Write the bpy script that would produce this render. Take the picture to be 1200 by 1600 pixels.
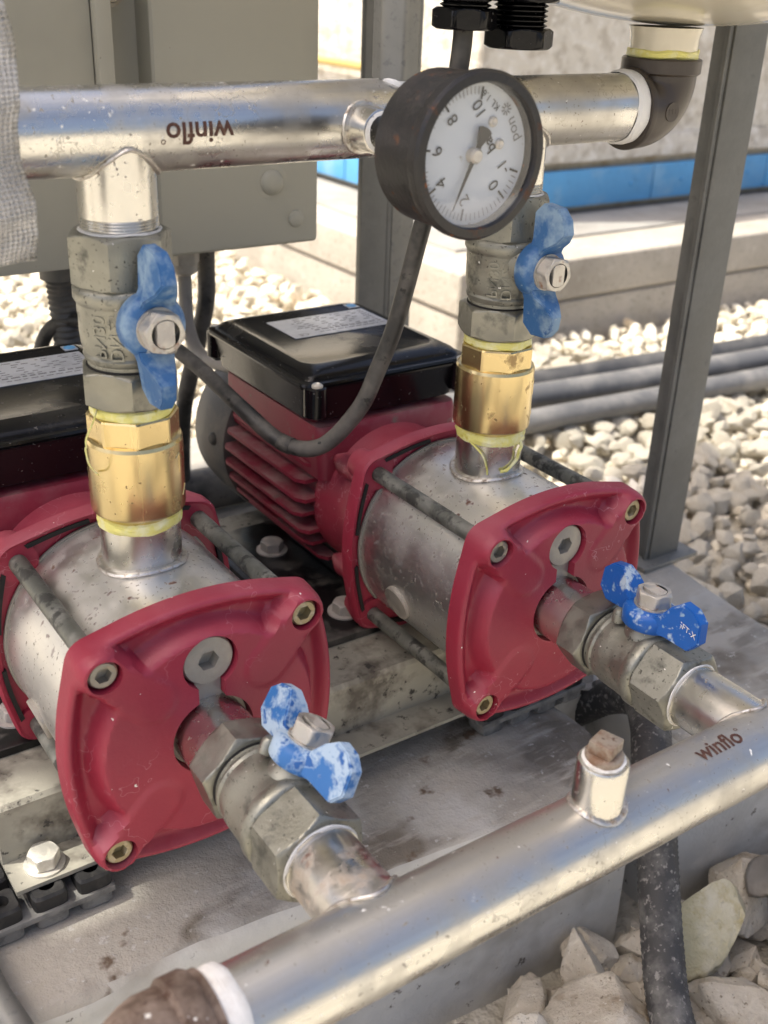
import bpy, bmesh, math, random
from mathutils import Vector, Matrix, Euler, noise
R_ = math.radians
PI = math.pi
random.seed(7)
for o in list(bpy.data.objects):
    bpy.data.objects.remove(o, do_unlink=True)
SC = bpy.context.scene
COL = SC.collection

# ------------------------------------------------------------------ camera
CAM_LOC = Vector((-0.1621, -0.3491, 0.2978))
cd = bpy.data.cameras.new('camera')
cam = bpy.data.objects.new('camera', cd)
COL.objects.link(cam)
rx, ry, rz = 1.1101, -0.0363, -0.5965
cam.matrix_world = Matrix.Translation(CAM_LOC) @ Matrix.Rotation(rz, 4, 'Z') @ Matrix.Rotation(ry, 4, 'Y') @ Matrix.Rotation(rx, 4, 'X')
cd.sensor_fit = 'VERTICAL'; cd.sensor_height = 36.0; cd.sensor_width = 27.0
cd.lens = 1713.3 / 1600 * 36.0
cd.clip_start = 0.01; cd.clip_end = 300
cd.dof.use_dof = True; cd.dof.focus_distance = 0.53; cd.dof.aperture_fstop = 13
SC.camera = cam
SC.cycles.max_bounces = 8; SC.cycles.diffuse_bounces = 3; SC.cycles.glossy_bounces = 3; SC.cycles.transparent_max_bounces = 6
SC.render.resolution_x = 768; SC.render.resolution_y = 1024

# ------------------------------------------------------------------ light
SUN = Vector((-0.45, 0.18, 0.87)).normalized()
w = bpy.data.worlds.new('World'); SC.world = w; w.use_nodes = True
nt = w.node_tree; nt.nodes.clear()
sky = nt.nodes.new('ShaderNodeTexSky'); sky.sky_type = 'NISHITA'; sky.sun_disc = False
sky.sun_elevation = math.asin(SUN.z); sky.sun_rotation = math.atan2(SUN.x, SUN.y)
sky.air_density = 0.7; sky.dust_density = 6.0; sky.ozone_density = 0.0
bg = nt.nodes.new('ShaderNodeBackground'); bg.inputs[1].default_value = 0.15
wo = nt.nodes.new('ShaderNodeOutputWorld')
nt.links.new(sky.outputs[0], bg.inputs[0]); nt.links.new(bg.outputs[0], wo.inputs[0])
sl = bpy.data.lights.new('sun', 'SUN'); sl.energy = 3.3; sl.angle = R_(0.53); sl.color = (1, 0.965, 0.86)
so = bpy.data.objects.new('sun', sl); COL.objects.link(so)
so.rotation_euler = (-SUN).to_track_quat('-Z', 'Y').to_euler()
so.location = SUN * 5
SC.view_settings.view_transform = 'Standard'; SC.view_settings.look = 'None'
SC.view_settings.exposure = 0.88; SC.view_settings.gamma = 1.0
SC.view_settings.use_curve_mapping = False

# ------------------------------------------------------------------ materials
def M(name, base, rough=0.5, metal=0.0, layers=(), bump=(), spec=0.5, coat=0.0, var=0.0, varscale=30, stretch=(1, 1, 1), aniso=0.0):
    """layers: (colour, scale, lo, hi, rough, metal, kind) kind noise|up|vor|streak ; bump: (scale, dist[, kind])"""
    m = bpy.data.materials.new(name); m.use_nodes = True
    t = m.node_tree; N = t.nodes; L = t.links; N.clear()
    out = N.new('ShaderNodeOutputMaterial'); b = N.new('ShaderNodeBsdfPrincipled'); L.new(b.outputs[0], out.inputs[0])
    tc = N.new('ShaderNodeTexCoord'); oi = N.new('ShaderNodeObjectInfo')
    va = N.new('ShaderNodeVectorMath'); va.operation = 'MULTIPLY_ADD'
    L.new(oi.outputs['Location'], va.inputs[0]); va.inputs[1].default_value = (5.3, 3.1, 4.7); L.new(tc.outputs['Object'], va.inputs[2])
    P = va.outputs[0]
    if stretch != (1, 1, 1):
        vs = N.new('ShaderNodeVectorMath'); vs.operation = 'MULTIPLY'; vs.inputs[1].default_value = stretch; L.new(P, vs.inputs[0]); PS = vs.outputs[0]
    else: PS = P
    def noi(scale, det=5, src=None, r=0.6):
        n = N.new('ShaderNodeTexNoise'); n.inputs['Scale'].default_value = scale; n.inputs['Detail'].default_value = det; n.inputs['Roughness'].default_value = r
        L.new(src or P, n.inputs['Vector']); return n.outputs['Fac']
    def rng(v, lo, hi, a=0.0, c=1.0):
        n = N.new('ShaderNodeMapRange'); n.inputs[1].default_value = lo; n.inputs[2].default_value = hi; n.inputs[3].default_value = a; n.inputs[4].default_value = c
        L.new(v, n.inputs[0]); return n.outputs[0]
    def mul(a, c):
        n = N.new('ShaderNodeMath'); n.operation = 'MULTIPLY'
        for i, v in ((0, a), (1, c)):
            if isinstance(v, (int, float)): n.inputs[i].default_value = v
            else: L.new(v, n.inputs[i])
        return n.outputs[0]
    def mixc(f, a, c):
        n = N.new('ShaderNodeMix'); n.data_type = 'RGBA'
        L.new(f, n.inputs[0])
        for i, v in ((6, a), (7, c)):
            if isinstance(v, tuple): n.inputs[i].default_value = (*v, 1)
            else: L.new(v, n.inputs[i])
        return n.outputs[2]
    def mixf(f, a, c):
        n = N.new('ShaderNodeMix'); n.data_type = 'FLOAT'; L.new(f, n.inputs[0])
        for i, v in ((2, a), (3, c)):
            if isinstance(v, (int, float)): n.inputs[i].default_value = v
            else: L.new(v, n.inputs[i])
        return n.outputs[0]
    c, ro, me = base, rough, metal
    if var:
        f = rng(noi(varscale, 6, PS), 0.3, 0.7)
        c = mixc(f, tuple(max(0, x * (1 - var)) for x in base), tuple(min(1, x * (1 + var)) for x in base))
        ro = mixf(f, rough * (1 - var * 0.6), min(1, rough * (1 + var * 0.6)))
    for ly in layers:
        lc, sc, lo, hi, lr, lm, kind = (list(ly) + ['noise'])[:7]
        if kind == 'vor':
            v = N.new('ShaderNodeTexVoronoi'); v.inputs['Scale'].default_value = sc; L.new(P, v.inputs['Vector'])
            jit = mul(noi(sc * 0.6, 3), 0.9)
            s = N.new('ShaderNodeMath'); s.operation = 'ADD'; L.new(v.outputs['Distance'], s.inputs[0]); L.new(jit, s.inputs[1])
            f = rng(s.outputs[0], hi, lo)
        elif kind == 'line':
            n1 = noi(sc, 4); sb = N.new('ShaderNodeMath'); sb.operation = 'SUBTRACT'; L.new(n1, sb.inputs[0]); sb.inputs[1].default_value = lo
            ab = N.new('ShaderNodeMath'); ab.operation = 'ABSOLUTE'; L.new(sb.outputs[0], ab.inputs[0])
            f = mul(rng(ab.outputs[0], hi, 0.0), rng(noi(sc * .4, 2), .46, .56))
        elif kind == 'crack':
            v = N.new('ShaderNodeTexVoronoi'); v.feature = 'DISTANCE_TO_EDGE'; v.inputs['Scale'].default_value = sc
            nn = N.new('ShaderNodeTexNoise'); nn.inputs['Scale'].default_value = sc * 1.5; L.new(P, nn.inputs['Vector'])
            mm = N.new('ShaderNodeVectorMath'); mm.operation = 'MULTIPLY_ADD'; L.new(nn.outputs['Color'], mm.inputs[0]); mm.inputs[1].default_value = (0.9 / sc,) * 3; L.new(P, mm.inputs[2])
            L.new(mm.outputs[0], v.inputs['Vector'])
            f = mul(rng(v.outputs['Distance'], hi, lo), rng(noi(sc * 0.5, 2), 0.5, 0.62))
        else:
            f = rng(noi(sc, 2 if sc >= 150 else 4, PS if kind == 'streak' else P, 0.65), lo, hi)
        if kind == 'up':
            g = N.new('ShaderNodeNewGeometry'); sp = N.new('ShaderNodeSeparateXYZ'); L.new(g.outputs['Normal'], sp.inputs[0])
            f = mul(f, rng(sp.outputs[2], 0.0, 0.85))
        c = mixc(f, c, lc); ro = mixf(f, ro, lr); me = mixf(f, me, lm)
    for sock, v in (('Base Color', c), ('Roughness', ro), ('Metallic', me)):
        if isinstance(v, tuple): b.inputs[sock].default_value = (*v, 1)
        elif isinstance(v, (int, float)): b.inputs[sock].default_value = v
        else: L.new(v, b.inputs[sock])
    b.inputs['Specular IOR Level'].default_value = spec
    if coat: b.inputs['Coat Weight'].default_value = coat; b.inputs['Coat Roughness'].default_value = 0.12
    prev = None
    for bp in bump:
        n = N.new('ShaderNodeBump'); n.inputs['Strength'].default_value = 1.0; n.inputs['Distance'].default_value = bp[1]
        L.new(noi(bp[0], 3, PS if len(bp) > 2 else P), n.inputs['Height'])
        if prev: L.new(prev, n.inputs['Normal'])
        prev = n.outputs[0]
    if prev: L.new(prev, b.inputs['Normal'])
    return m

DUST = (0.38, 0.36, 0.30)
RUST = (0.10, 0.035, 0.018)
MAT = {}
MAT['pipe_steel'] = M('pipe_steel', (0.70, 0.69, 0.655), 0.25, 1, [(DUST, 40, .50, .85, .6, .35), ((.46, .44, .40), 10, .45, .70, .42, .85), ((.40, .38, .34), 25, .5, .8, .5, .7, 'streak'), (RUST, 190, .72, .77, .8, .1), ((.85, .84, .8), 260, .70, .72, .7, 0), ((.30, .27, .22), 420, .66, .71, .7, .2), ((.44, .42, .37), 45, .5, .008, .45, .7, 'line')], [(700, .00005)], var=.08, varscale=500, stretch=(.04, 1, 1))
MAT['nozzle_steel'] = M('nozzle_steel', (0.68, 0.665, 0.62), 0.27, 1, [((.50, .47, .41), 30, .50, .95, .5, .8), ((.24, .20, .16), 300, .67, .73, .7, .2)], [], var=.03, varscale=200)
MAT['stub_steel'] = M('stub_steel', (0.60, 0.57, 0.53), 0.3, 1, [((.36, .28, .2), 90, .5, .72, .75, .2), (RUST, 130, .6, .72, .85, 0)], [(500, .00008)], var=.25, varscale=80)
MAT['shell_steel'] = M('shell_steel', (0.78, 0.77, 0.745), 0.37, 1, [((.60, .57, .51), 26, .46, .8, .65, .3, 'up'), ((.20, .17, .14), 420, .63, .70, .8, .1), (RUST, 150, .64, .72, .85, .05, 'up'), ((.85, .84, .8), 330, .74, .76, .8, 0)], [(900, .00006)], var=.05, varscale=300, stretch=(1, .15, 1))
MAT['weld'] = M('weld', (0.66, 0.63, 0.58), 0.4, 1, [((.3, .24, .18), 300, .5, .7, .7, .4)], [(700, .0003)])
MAT['valve_nickel'] = M('valve_nickel', (0.30, 0.297, 0.255), 0.38, .85, [((.255, .25, .205), 45, .42, .75, .7, .2), ((.10, .10, .085), 70, .56, .70, .55, .5), ((.09, .085, .07), 480, .62, .70, .6, .4), ((.8, .78, .73), 330, .725, .745, .8, 0)], [(900, .00012), (220, .0001)], var=.10, varscale=120)
MAT['valve_nut'] = M('valve_nut', (0.27, 0.265, 0.225), 0.36, .85, [((.235, .23, .19), 60, .48, .8, .65, .3), ((.12, .12, .10), 90, .55, .75, .55, .5)], [(900, .00006)], var=.15, varscale=50)
MAT['brass'] = M('brass', (0.70, 0.56, 0.29), 0.27, 1, [((.38, .27, .13), 70, .62, .70, .5, .8), ((.25, .17, .08), 380, .70, .73, .6, .4)], [], var=.025, varscale=400, stretch=(1, 1, .01))
MAT['red_paint'] = M('red_paint', (0.295, 0.022, 0.047), 0.42, 0, [((.42, .12, .155), 9, .42, .8, .6, 0, 'up'), ((.29, .024, .05), 30, .5, .8, .5, 0), ((.45, .16, .19), 26, .5, .004, .5, 0, 'line'), ((.8, .75, .7), 260, .745, .76, .8, 0)], [(600, .00012), (90, .0002)], spec=.45, var=.08, varscale=25)
MAT['red_dusty'] = M('red_dusty', (0.25, 0.022, 0.045), 0.5, 0, [((.36, .22, .21), 40, .40, .72, .8, 0, 'up'), ((.2, .16, .14), 110, .62, .75, .8, 0)], [(500, .0001)], var=.1)
MAT['black_gloss'] = M('black_gloss', (0.005, 0.005, 0.006), 0.2, 0, [((.035, .034, .032), 18, .55, .75, .45, 0, 'up'), ((.14, .13, .12), 300, .69, .74, .7, 0)], [(200, .00005)], spec=.3)
MAT['black_matt'] = M('black_matt', (0.018, 0.018, 0.018), 0.5, 0, [((.15, .14, .12), 70, .5, .75, .8, 0)], [(500, .00012)])
MAT['fan_grey'] = M('fan_grey', (0.10, 0.10, 0.098), 0.5, 0.2, [((.2, .18, .155), 40, .45, .75, .75, 0)], [(500, .00006)])
MAT['blue_fresh'] = M('blue_fresh', (0.008, 0.10, 0.40), 0.4, 0, [((.42, .52, .62), 65, .54, .60, .75, 0), ((.25, .37, .52), 170, .6, .68, .75, 0)], [(300, .0002)])
MAT['blue_faded'] = M('blue_faded', (0.03, 0.15, 0.42), 0.5, 0, [((.38, .50, .64), 75, .42, .52, .8, 0), ((.02, .11, .36), 150, .58, .66, .6, 0)], [(300, .0002)])
MAT['blue_old'] = M('blue_old', (0.035, 0.125, 0.31), 0.5, 0, [((.22, .33, .46), 55, .45, .60, .75, 0), ((.02, .09, .27), 140, .6, .72, .6, 0), ((.4, .45, .5), 260, .70, .75, .8, 0)], [(300, .0002)])
MAT['nut_zinc'] = M('nut_zinc', (0.52, 0.50, 0.46), 0.4, .8, [((.5, .46, .4), 110, .45, .62, .8, .1), ((.32, .17, .09), 150, .6, .74, .85, .1)], [(700, .00015)])
MAT['bolt_steel'] = M('bolt_steel', (0.36, 0.34, 0.30), 0.45, .8, [((.42, .36, .25), 160, .48, .62, .8, .1)], [(900, .0001)], var=.15)
MAT['bolt_brass'] = M('bolt_brass', (0.42, 0.36, 0.22), 0.5, .7, [((.5, .43, .28), 220, .5, .6, .8, .1)], [(900, .0001)], var=.15)
MAT['hole_shade'] = M('hole_shade', (0.012, 0.011, 0.01), 0.8)  # near-black colour stands for the shade inside slots and gaps
MAT['plug_steel'] = M('plug_steel', (0.40, 0.38, 0.34), 0.5, .7, [((.36, .32, .27), 90, .42, .7, .8, .1)], [(900, .0001)], var=.1)
MAT['rod_steel'] = M('rod_steel', (0.17, 0.175, 0.155), 0.45, .6, [((.27, .265, .235), 70, .45, .7, .75, .1), ((.06, .06, .055), 90, .52, .60, .5, .3)], [(600, .0002)])
MAT['ptfe'] = M('ptfe', (0.82, 0.81, 0.78), 0.55, 0, [((.6, .57, .52), 90, .55, .8, .7, 0)], [(500, .0004, 's')], stretch=(3, .3, .3))
MAT['ptfe_ring'] = M('ptfe_ring', (0.80, 0.79, 0.76), 0.5, 0, [((.55, .52, .46), 120, .5, .75, .7, 0)], [(800, .0003)])
MAT['yellow_tape'] = M('yellow_tape', (0.78, 0.73, 0.22), 0.4, 0, [((.84, .82, .52), 110, .45, .65, .4, 0), ((.6, .52, .05), 200, .6, .75, .4, 0)], [(700, .0003, 's')], stretch=(.4, .4, 3))
MAT['gauge_black'] = M('gauge_black', (0.011, 0.0105, 0.011), 0.42, 0.0, [((.028, .023, .021), 45, .48, .66, .55, 0), ((.085, .040, .022), 85, .60, .68, .9, 0), ((.16, .06, .025), 190, .69, .74, .9, 0)], [(500, .00025), (90, .0003)])
MAT['dial_white'] = M('dial_white', (0.46, 0.50, 0.55), 0.5, 0, [((.25, .24, .23), 210, .69, .76, .6, 0)])
MAT['print_black'] = M('print_black', (0.015, 0.015, 0.015), 0.5)
MAT['print_grey'] = M('print_grey', (0.16, 0.16, 0.165), 0.5)
MAT['print_rust'] = M('print_rust', (0.075, 0.03, 0.02), 0.7, 0, [((.16, .09, .06), 300, .55, .68, .7, .1)])
MAT['brown_plastic'] = M('brown_plastic', (0.050, 0.039, 0.031), 0.36, 0, [((.09, .078, .066), 35, .50, .85, .55, 0)], [(400, .00006)])
MAT['rust_cap'] = M('rust_cap', (0.13, 0.090, 0.068), 0.6, .4, [((.25, .19, .15), 60, .45, .65, .8, 0), ((.07, .035, .022), 130, .55, .7, .85, 0), ((.72, .69, .63), 190, .70, .73, .8, 0)], [(400, .0004), (120, .0004)])
MAT['plug_rusty'] = M('plug_rusty', (0.34, 0.29, 0.235), 0.55, .5, [((.20, .12, .075), 110, .46, .62, .8, .1), ((.10, .05, .03), 200, .60, .70, .85, 0)], [(500, .0002)])
MAT['cream'] = M('cream', (0.66, 0.61, 0.49), 0.2, 0, [((.5, .45, .34), 20, .55, .8, .35, 0)], [], coat=.5)
MAT['panel'] = M('panel', (0.36, 0.35, 0.29), 0.5, 0, [((.31, .297, .243), 7, .5, .8, .6, 0), ((.03, .03, .03), 150, .76, .765, .6, 0)], [(1500, .00004)])
MAT['gland_grey'] = M('gland_grey', (0.42, 0.40, 0.36), 0.5, 0, [((.3, .27, .23), 60, .5, .8, .6, 0)])
MAT['cable_grey'] = M('cable_grey', (0.30, 0.28, 0.25), 0.55, 0, [((.2, .185, .16), 50, .5, .8, .7, 0)])
MAT['cable_black'] = M('cable_black', (0.030, 0.030, 0.029), 0.42, 0, [((.13, .12, .105), 26, .45, .62, .75, 0), ((.008, .008, .008), 120, .62, .68, .3, 0)], [(500, .0001)])
MAT['galv'] = M('galv', (0.150, 0.152, 0.144), 0.55, .35, [((.20, .20, .185), 30, .45, .75, .7, .1), ((.085, .088, .082), 60, .6, .78, .6, .2)], [(300, .00015)], var=.12, varscale=50)
MAT['galv_light'] = M('galv_light', (0.22, 0.22, 0.205), 0.5, .45, [((.16, .16, .155), 240, .58, .72, .7, .1)], [(500, .0001)], var=.12, varscale=50)
MAT['rail_paint'] = M('rail_paint', (0.31, 0.295, 0.245), 0.55, 0, [((.12, .105, .085), 32, .50, .68, .85, 0), ((.05, .045, .04), 130, .60, .68, .9, 0), ((.42, .39, .32), 60, .6, .8, .7, 0)], [(400, .0002)], var=.15, varscale=30)
MAT['foot_black'] = M('foot_black', (0.008, 0.008, 0.008), 0.3, 0, [((.12, .11, .095), 26, .54, .70, .85, 0)], [(300, .0002)])
MAT['pad_black'] = M('pad_black', (0.014, 0.014, 0.015), 0.55, 0, [((.06, .056, .05), 90, .5, .75, .7, 0)], [(400, .0002)])
MAT['pad_grey'] = M('pad_grey', (0.22, 0.215, 0.20), 0.7, 0, [((.1, .097, .09), 90, .45, .7, .8, 0)], [(300, .0005)])
MAT['bolt_zinc'] = M('bolt_zinc', (0.66, 0.64, 0.58), 0.42, .6, [((.5, .46, .38), 130, .5, .7, .7, .1)], [(600, .0001)])
MAT['bolt_dusty'] = M('bolt_dusty', (0.40, 0.38, 0.35), 0.6, .3, [((.50, .46, .42), 90, .4, .7, .85, 0)], [(600, .0002)])
MAT['concrete'] = M('concrete', (0.32, 0.30, 0.26), 0.65, 0, [((.50, .485, .45), 6, .48, .60, .85, 0), ((.185, .16, .125), 8, .50, .58, .55, 0), ((.40, .37, .32), 5, .55, .60, .7, 0), ((.44, .41, .36), 40, .50, .62, .8, 0, 'streak'), ((.13, .09, .06), 30, .62, .68, .8, 0), ((.04, .034, .028), 170, .66, .70, .9, 0), ((.50, .48, .44), 170, .64, .70, .9, 0)], [(120, .0012), (500, .0006), (25, .002)], var=.34, varscale=24, stretch=(.35, 1.5, 1))
MAT['plinth_side'] = M('plinth_side', (0.54, 0.525, 0.48), 0.6, 0, [((.36, .335, .29), 9, .50, .64, .7, 0), ((.62, .60, .56), 20, .55, .75, .8, 0), ((.16, .14, .115), 90, .64, .70, .8, 0)], [(60, .0012), (400, .0003)], var=.15, varscale=12)
MAT['kerb'] = M('kerb', (0.46, 0.42, 0.36), 0.85, 0, [((.36, .325, .27), 8, .48, .7, .9, 0), ((.30, .27, .22), 130, .55, .68, .9, 0), ((.55, .52, .46), 40, .6, .8, .9, 0)], [(120, .0015), (600, .0006)], var=.12, varscale=10)
MAT['platform_grey'] = M('platform_grey', (0.33, 0.315, 0.29), 0.85, 0, [((.24, .225, .2), 10, .48, .7, .9, 0)], [(150, .001)], var=.15, varscale=9)
MAT['plaster'] = M('plaster', (0.66, 0.62, 0.54), 0.9, 0, [((.50, .455, .38), 30, .50, .60, .9, 0), ((.76, .73, .67), 45, .52, .64, .9, 0)], [(90, .004), (400, .001)], var=.08, varscale=12)
MAT['plaster_edge'] = M('plaster_edge', (0.50, 0.43, 0.32), 0.9, 0, [((.36, .28, .17), 18, .5, .66, .9, 0)], [(60, .006)])
MAT['blue_band'] = M('blue_band', (0.09, 0.33, 0.62), 0.5, 0, [((.22, .42, .62), 12, .5, .75, .6, 0), ((.07, .25, .48), 50, .6, .75, .6, 0)], [(40, .001)], var=.1, varscale=8)
MAT['yellow_pipe'] = M('yellow_pipe', (0.50, 0.36, 0.12), 0.5)
MAT['soil'] = M('soil', (0.46, 0.42, 0.34), 0.95, 0, [((.56, .52, .44), 30, .45, .65, .95, 0)], [(60, .01)], var=.2)
MAT['stone'] = M('stone', (0.66, 0.60, 0.48), 0.9, 0, [((.78, .73, .62), 14, .44, .56, .9, 0), ((.52, .42, .29), 20, .54, .66, .9, 0), ((.40, .335, .25), 220, .63, .71, .95, 0)], [(120, .0014), (500, .0006)], var=.12, varscale=20)
MAT['stone_near'] = M('stone_near', (0.50, 0.445, 0.36), 0.92, 0, [((.60, .55, .46), 28, .46, .60, .9, 0), ((.30, .24, .17), 22, .54, .66, .9, 0), ((.24, .20, .15), 260, .62, .72, .95, 0), ((.60, .56, .48), 320, .64, .70, .95, 0)], [(60, .003), (180, .0016), (600, .0006)], var=.15, varscale=18)
MAT['stone_yellow'] = M('stone_yellow', (0.52, 0.47, 0.30), 0.92, 0, [((.62, .58, .45), 30, .46, .66, .9, 0), ((.42, .35, .17), 40, .56, .70, .9, 0)], [(90, .003), (250, .0016)], var=.12, varscale=18)
MAT['hose'] = M('hose', (0.045, 0.044, 0.044), 0.6, 0, [((.17, .165, .155), 55, .46, .68, .85, 0), ((.26, .25, .235), 240, .58, .68, .9, 0)], [(500, .0004)])
MAT['conduit'] = M('conduit', (0.12, 0.12, 0.122), 0.35, 0, [((.26, .25, .235), 14, .45, .7, .7, 0)], [])
MAT['conduit_dark'] = M('conduit_dark', (0.05, 0.05, 0.052), 0.4, 0, [((.13, .125, .12), 14, .45, .7, .7, 0)], [])
MAT['paper'] = M('paper', (0.62, 0.58, 0.53), 0.8, 0, [((.46, .41, .36), 30, .5, .7, .9, 0)], [(150, .0006)])
MAT['shade_sheet'] = M('shade_sheet', (0.40, 0.38, 0.35), 0.6, .2, var=.1)
MAT['label_foil'] = M('label_foil', (0.60, 0.62, 0.65), 0.38, .3, [((.36, .37, .38), 25, .45, .7, .6, .1)])
def cloth_mat():
    m = bpy.data.materials.new('woven'); m.use_nodes = True; t = m.node_tree; N = t.nodes; L = t.links
    b = N['Principled BSDF']; b.inputs['Roughness'].default_value = .85
    tc = N.new('ShaderNodeTexCoord'); wv = []
    for rot in (0.0, PI / 2):
        mp = N.new('ShaderNodeMapping'); mp.inputs['Rotation'].default_value = (0, 0, rot); L.new(tc.outputs['UV'], mp.inputs[0])
        x = N.new('ShaderNodeTexWave'); x.inputs['Scale'].default_value = 8; x.inputs['Distortion'].default_value = 1.2; x.inputs['Detail Scale'].default_value = 3; L.new(mp.outputs[0], x.inputs[0]); wv.append(x.outputs['Fac'])
    mm = N.new('ShaderNodeMath'); mm.operation = 'MULTIPLY'; L.new(wv[0], mm.inputs[0]); L.new(wv[1], mm.inputs[1])
    n = N.new('ShaderNodeTexNoise'); n.inputs['Scale'].default_value = 60; L.new(tc.outputs['Object'], n.inputs[0])
    a = N.new('ShaderNodeMath'); a.operation = 'MULTIPLY_ADD'; L.new(mm.outputs[0], a.inputs[0]); a.inputs[1].default_value = .6; L.new(n.outputs[0], a.inputs[2])
    r = N.new('ShaderNodeValToRGB'); r.color_ramp.elements[0].position = .32; r.color_ramp.elements[0].color = (.46, .45, .43, 1); r.color_ramp.elements[1].position = .75; r.color_ramp.elements[1].color = (.92, .91, .89, 1)
    L.new(a.outputs[0], r.inputs[0]); L.new(r.outputs[0], b.inputs['Base Color'])
    bu = N.new('ShaderNodeBump'); bu.inputs['Distance'].default_value = .0015; L.new(mm.outputs[0], bu.inputs['Height']); L.new(bu.outputs[0], b.inputs['Normal'])
    return m
MAT['woven'] = cloth_mat()
def glass_mat():
    m = bpy.data.materials.new('gauge_glass'); m.use_nodes = True; t = m.node_tree; N = t.nodes; L = t.links; N.clear()
    o = N.new('ShaderNodeOutputMaterial'); mx = N.new('ShaderNodeMixShader'); tr = N.new('ShaderNodeBsdfTransparent'); gl = N.new('ShaderNodeBsdfGlossy')
    gl.inputs['Roughness'].default_value = .06
    fr = N.new('ShaderNodeFresnel'); fr.inputs[0].default_value = 1.36
    tc = N.new('ShaderNodeTexCoord'); nz = N.new('ShaderNodeTexNoise'); nz.inputs['Scale'].default_value = 90; nz.inputs['Detail'].default_value = 6; L.new(tc.outputs['Object'], nz.inputs[0])
    sp = N.new('ShaderNodeSeparateXYZ'); L.new(tc.outputs['Object'], sp.inputs[0])
    # dried condensation in the lower part of the glass
    ad = N.new('ShaderNodeMath'); ad.operation = 'MULTIPLY_ADD'; L.new(nz.outputs[0], ad.inputs[0]); ad.inputs[1].default_value = -.006; L.new(sp.outputs[2], ad.inputs[2])
    mr = N.new('ShaderNodeMapRange'); mr.inputs[1].default_value = -.0165; mr.inputs[2].default_value = -.020; mr.inputs[3].default_value = .0; mr.inputs[4].default_value = .22
    L.new(ad.outputs[0], mr.inputs[0])
    df = N.new('ShaderNodeBsdfDiffuse'); df.inputs[0].default_value = (.8, .8, .8, 1)
    m2 = N.new('ShaderNodeMixShader'); L.new(mr.outputs[0], m2.inputs[0]); L.new(tr.outputs[0], m2.inputs[1]); L.new(df.outputs[0], m2.inputs[2])
    L.new(fr.outputs[0], mx.inputs[0]); L.new(m2.outputs[0], mx.inputs[1]); L.new(gl.outputs[0], mx.inputs[2]); L.new(mx.outputs[0], o.inputs[0])
    return m
MAT['glass'] = glass_mat()

# ------------------------------------------------------------------ helpers
def finish(bm, sharp=35):
    bmesh.ops.recalc_face_normals(bm, faces=bm.faces[:])
    lim = R_(sharp)
    for f in bm.faces: f.smooth = True
    for e in bm.edges:
        if len(e.link_faces) == 2:
            e.smooth = e.calc_face_angle(0) < lim
        else: e.smooth = False
def mesh_of(bm, name, mat, sharp=35):
    finish(bm, sharp)
    me = bpy.data.meshes.new(name); bm.to_mesh(me); bm.free()
    if mat: me.materials.append(MAT[mat] if isinstance(mat, str) else mat)
    return me
def obj(name, bm, mat, parent=None, sharp=35, label=None, kind=None):
    me = bm if isinstance(bm, bpy.types.Mesh) else mesh_of(bm, name, mat, sharp)
    o = bpy.data.objects.new(name, me); COL.objects.link(o)
    if parent: o.parent = parent
    if label: o['label'] = label
    if kind: o['kind'] = kind
    return o
def tag(o, label, cat, group=None):
    o['label'] = label; o['category'] = cat
    if group: o['group'] = group
    return o
def thing(name, label, cat, mat=None, group=None):
    o = bpy.data.objects.new(name, None); COL.objects.link(o); o.empty_display_size = .02
    if mat is not None: o.matrix_world = mat
    return tag(o, label, cat, group)
def copy_tree(o, parent=None):
    c = o.copy(); COL.objects.link(c)
    if parent: c.parent = parent
    for ch in list(o.children): copy_tree(ch, c)
    return c
def setkids(root, mw):
    root.matrix_world = mw
def BM(): return bmesh.new()
def xf(axis='Z', at=(0, 0, 0)):
    """matrix sending local z to the axis"""
    v = {'X': (1, 0, 0), 'Y': (0, 1, 0), 'Z': (0, 0, 1), '-Y': (0, -1, 0), '-X': (-1, 0, 0), '-Z': (0, 0, -1)}[axis] if isinstance(axis, str) else axis
    return Matrix.Translation(Vector(at)) @ Vector(v).to_track_quat('Z', 'Y').to_matrix().to_4x4()
def rings(bm, rr, closed_ends=(True, True)):
    """rr: list of rings of Vectors -> skin"""
    vs = [[bm.verts.new(p) for p in r] for r in rr]
    n = len(rr[0])
    for a, b in zip(vs, vs[1:]):
        for i in range(n):
            bm.faces.new((a[i], a[(i + 1) % n], b[(i + 1) % n], b[i]))
    if closed_ends[0]: bm.faces.new(list(reversed(vs[0])))
    if closed_ends[1]: bm.faces.new(vs[-1])
    return bm
def lathe(bm, prof, mw=Matrix(), seg=48, rad=None, ends=(True, True)):
    """prof [(r, t)], rad(angle, r, t) -> r optional"""
    rr = []
    for r, t in prof:
        rr.append([mw @ Vector(((rad(2 * PI * i / seg, r, t) if rad else r) * math.cos(2 * PI * i / seg), (rad(2 * PI * i / seg, r, t) if rad else r) * math.sin(2 * PI * i / seg), t)) for i in range(seg)])
    return rings(bm, rr, ends)
def hexa(bm, af, t0, t1, mw=Matrix(), n=6, ch=.12, rot=0.0, ends=(True, True), hole=None):
    """n-sided nut with turned chamfers"""
    ap = af / 2; co = ap / math.cos(PI / n); seg = n * 12
    def rh(a):
        d = (a + rot) % (2 * PI / n) - PI / n
        return ap / math.cos(d)
    h = (co - ap * .985) * 0.58
    T = [t0 + h * k / 4 for k in range(5)] + [t1 - h * k / 4 for k in range(4, -1, -1)]
    prof = []
    for k, t in enumerate(T):
        e = min(t - t0, t1 - t); lim = ap * .985 + e / 0.58
        prof.append((lim, t))
    if hole: prof = [(hole, t0)] + prof + [(hole, t1)]
    return lathe(bm, prof, mw, seg, rad=lambda a, r, t: min(r, rh(a)), ends=(ends[0] and not hole, ends[1] and not hole) if hole else ends)
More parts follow.
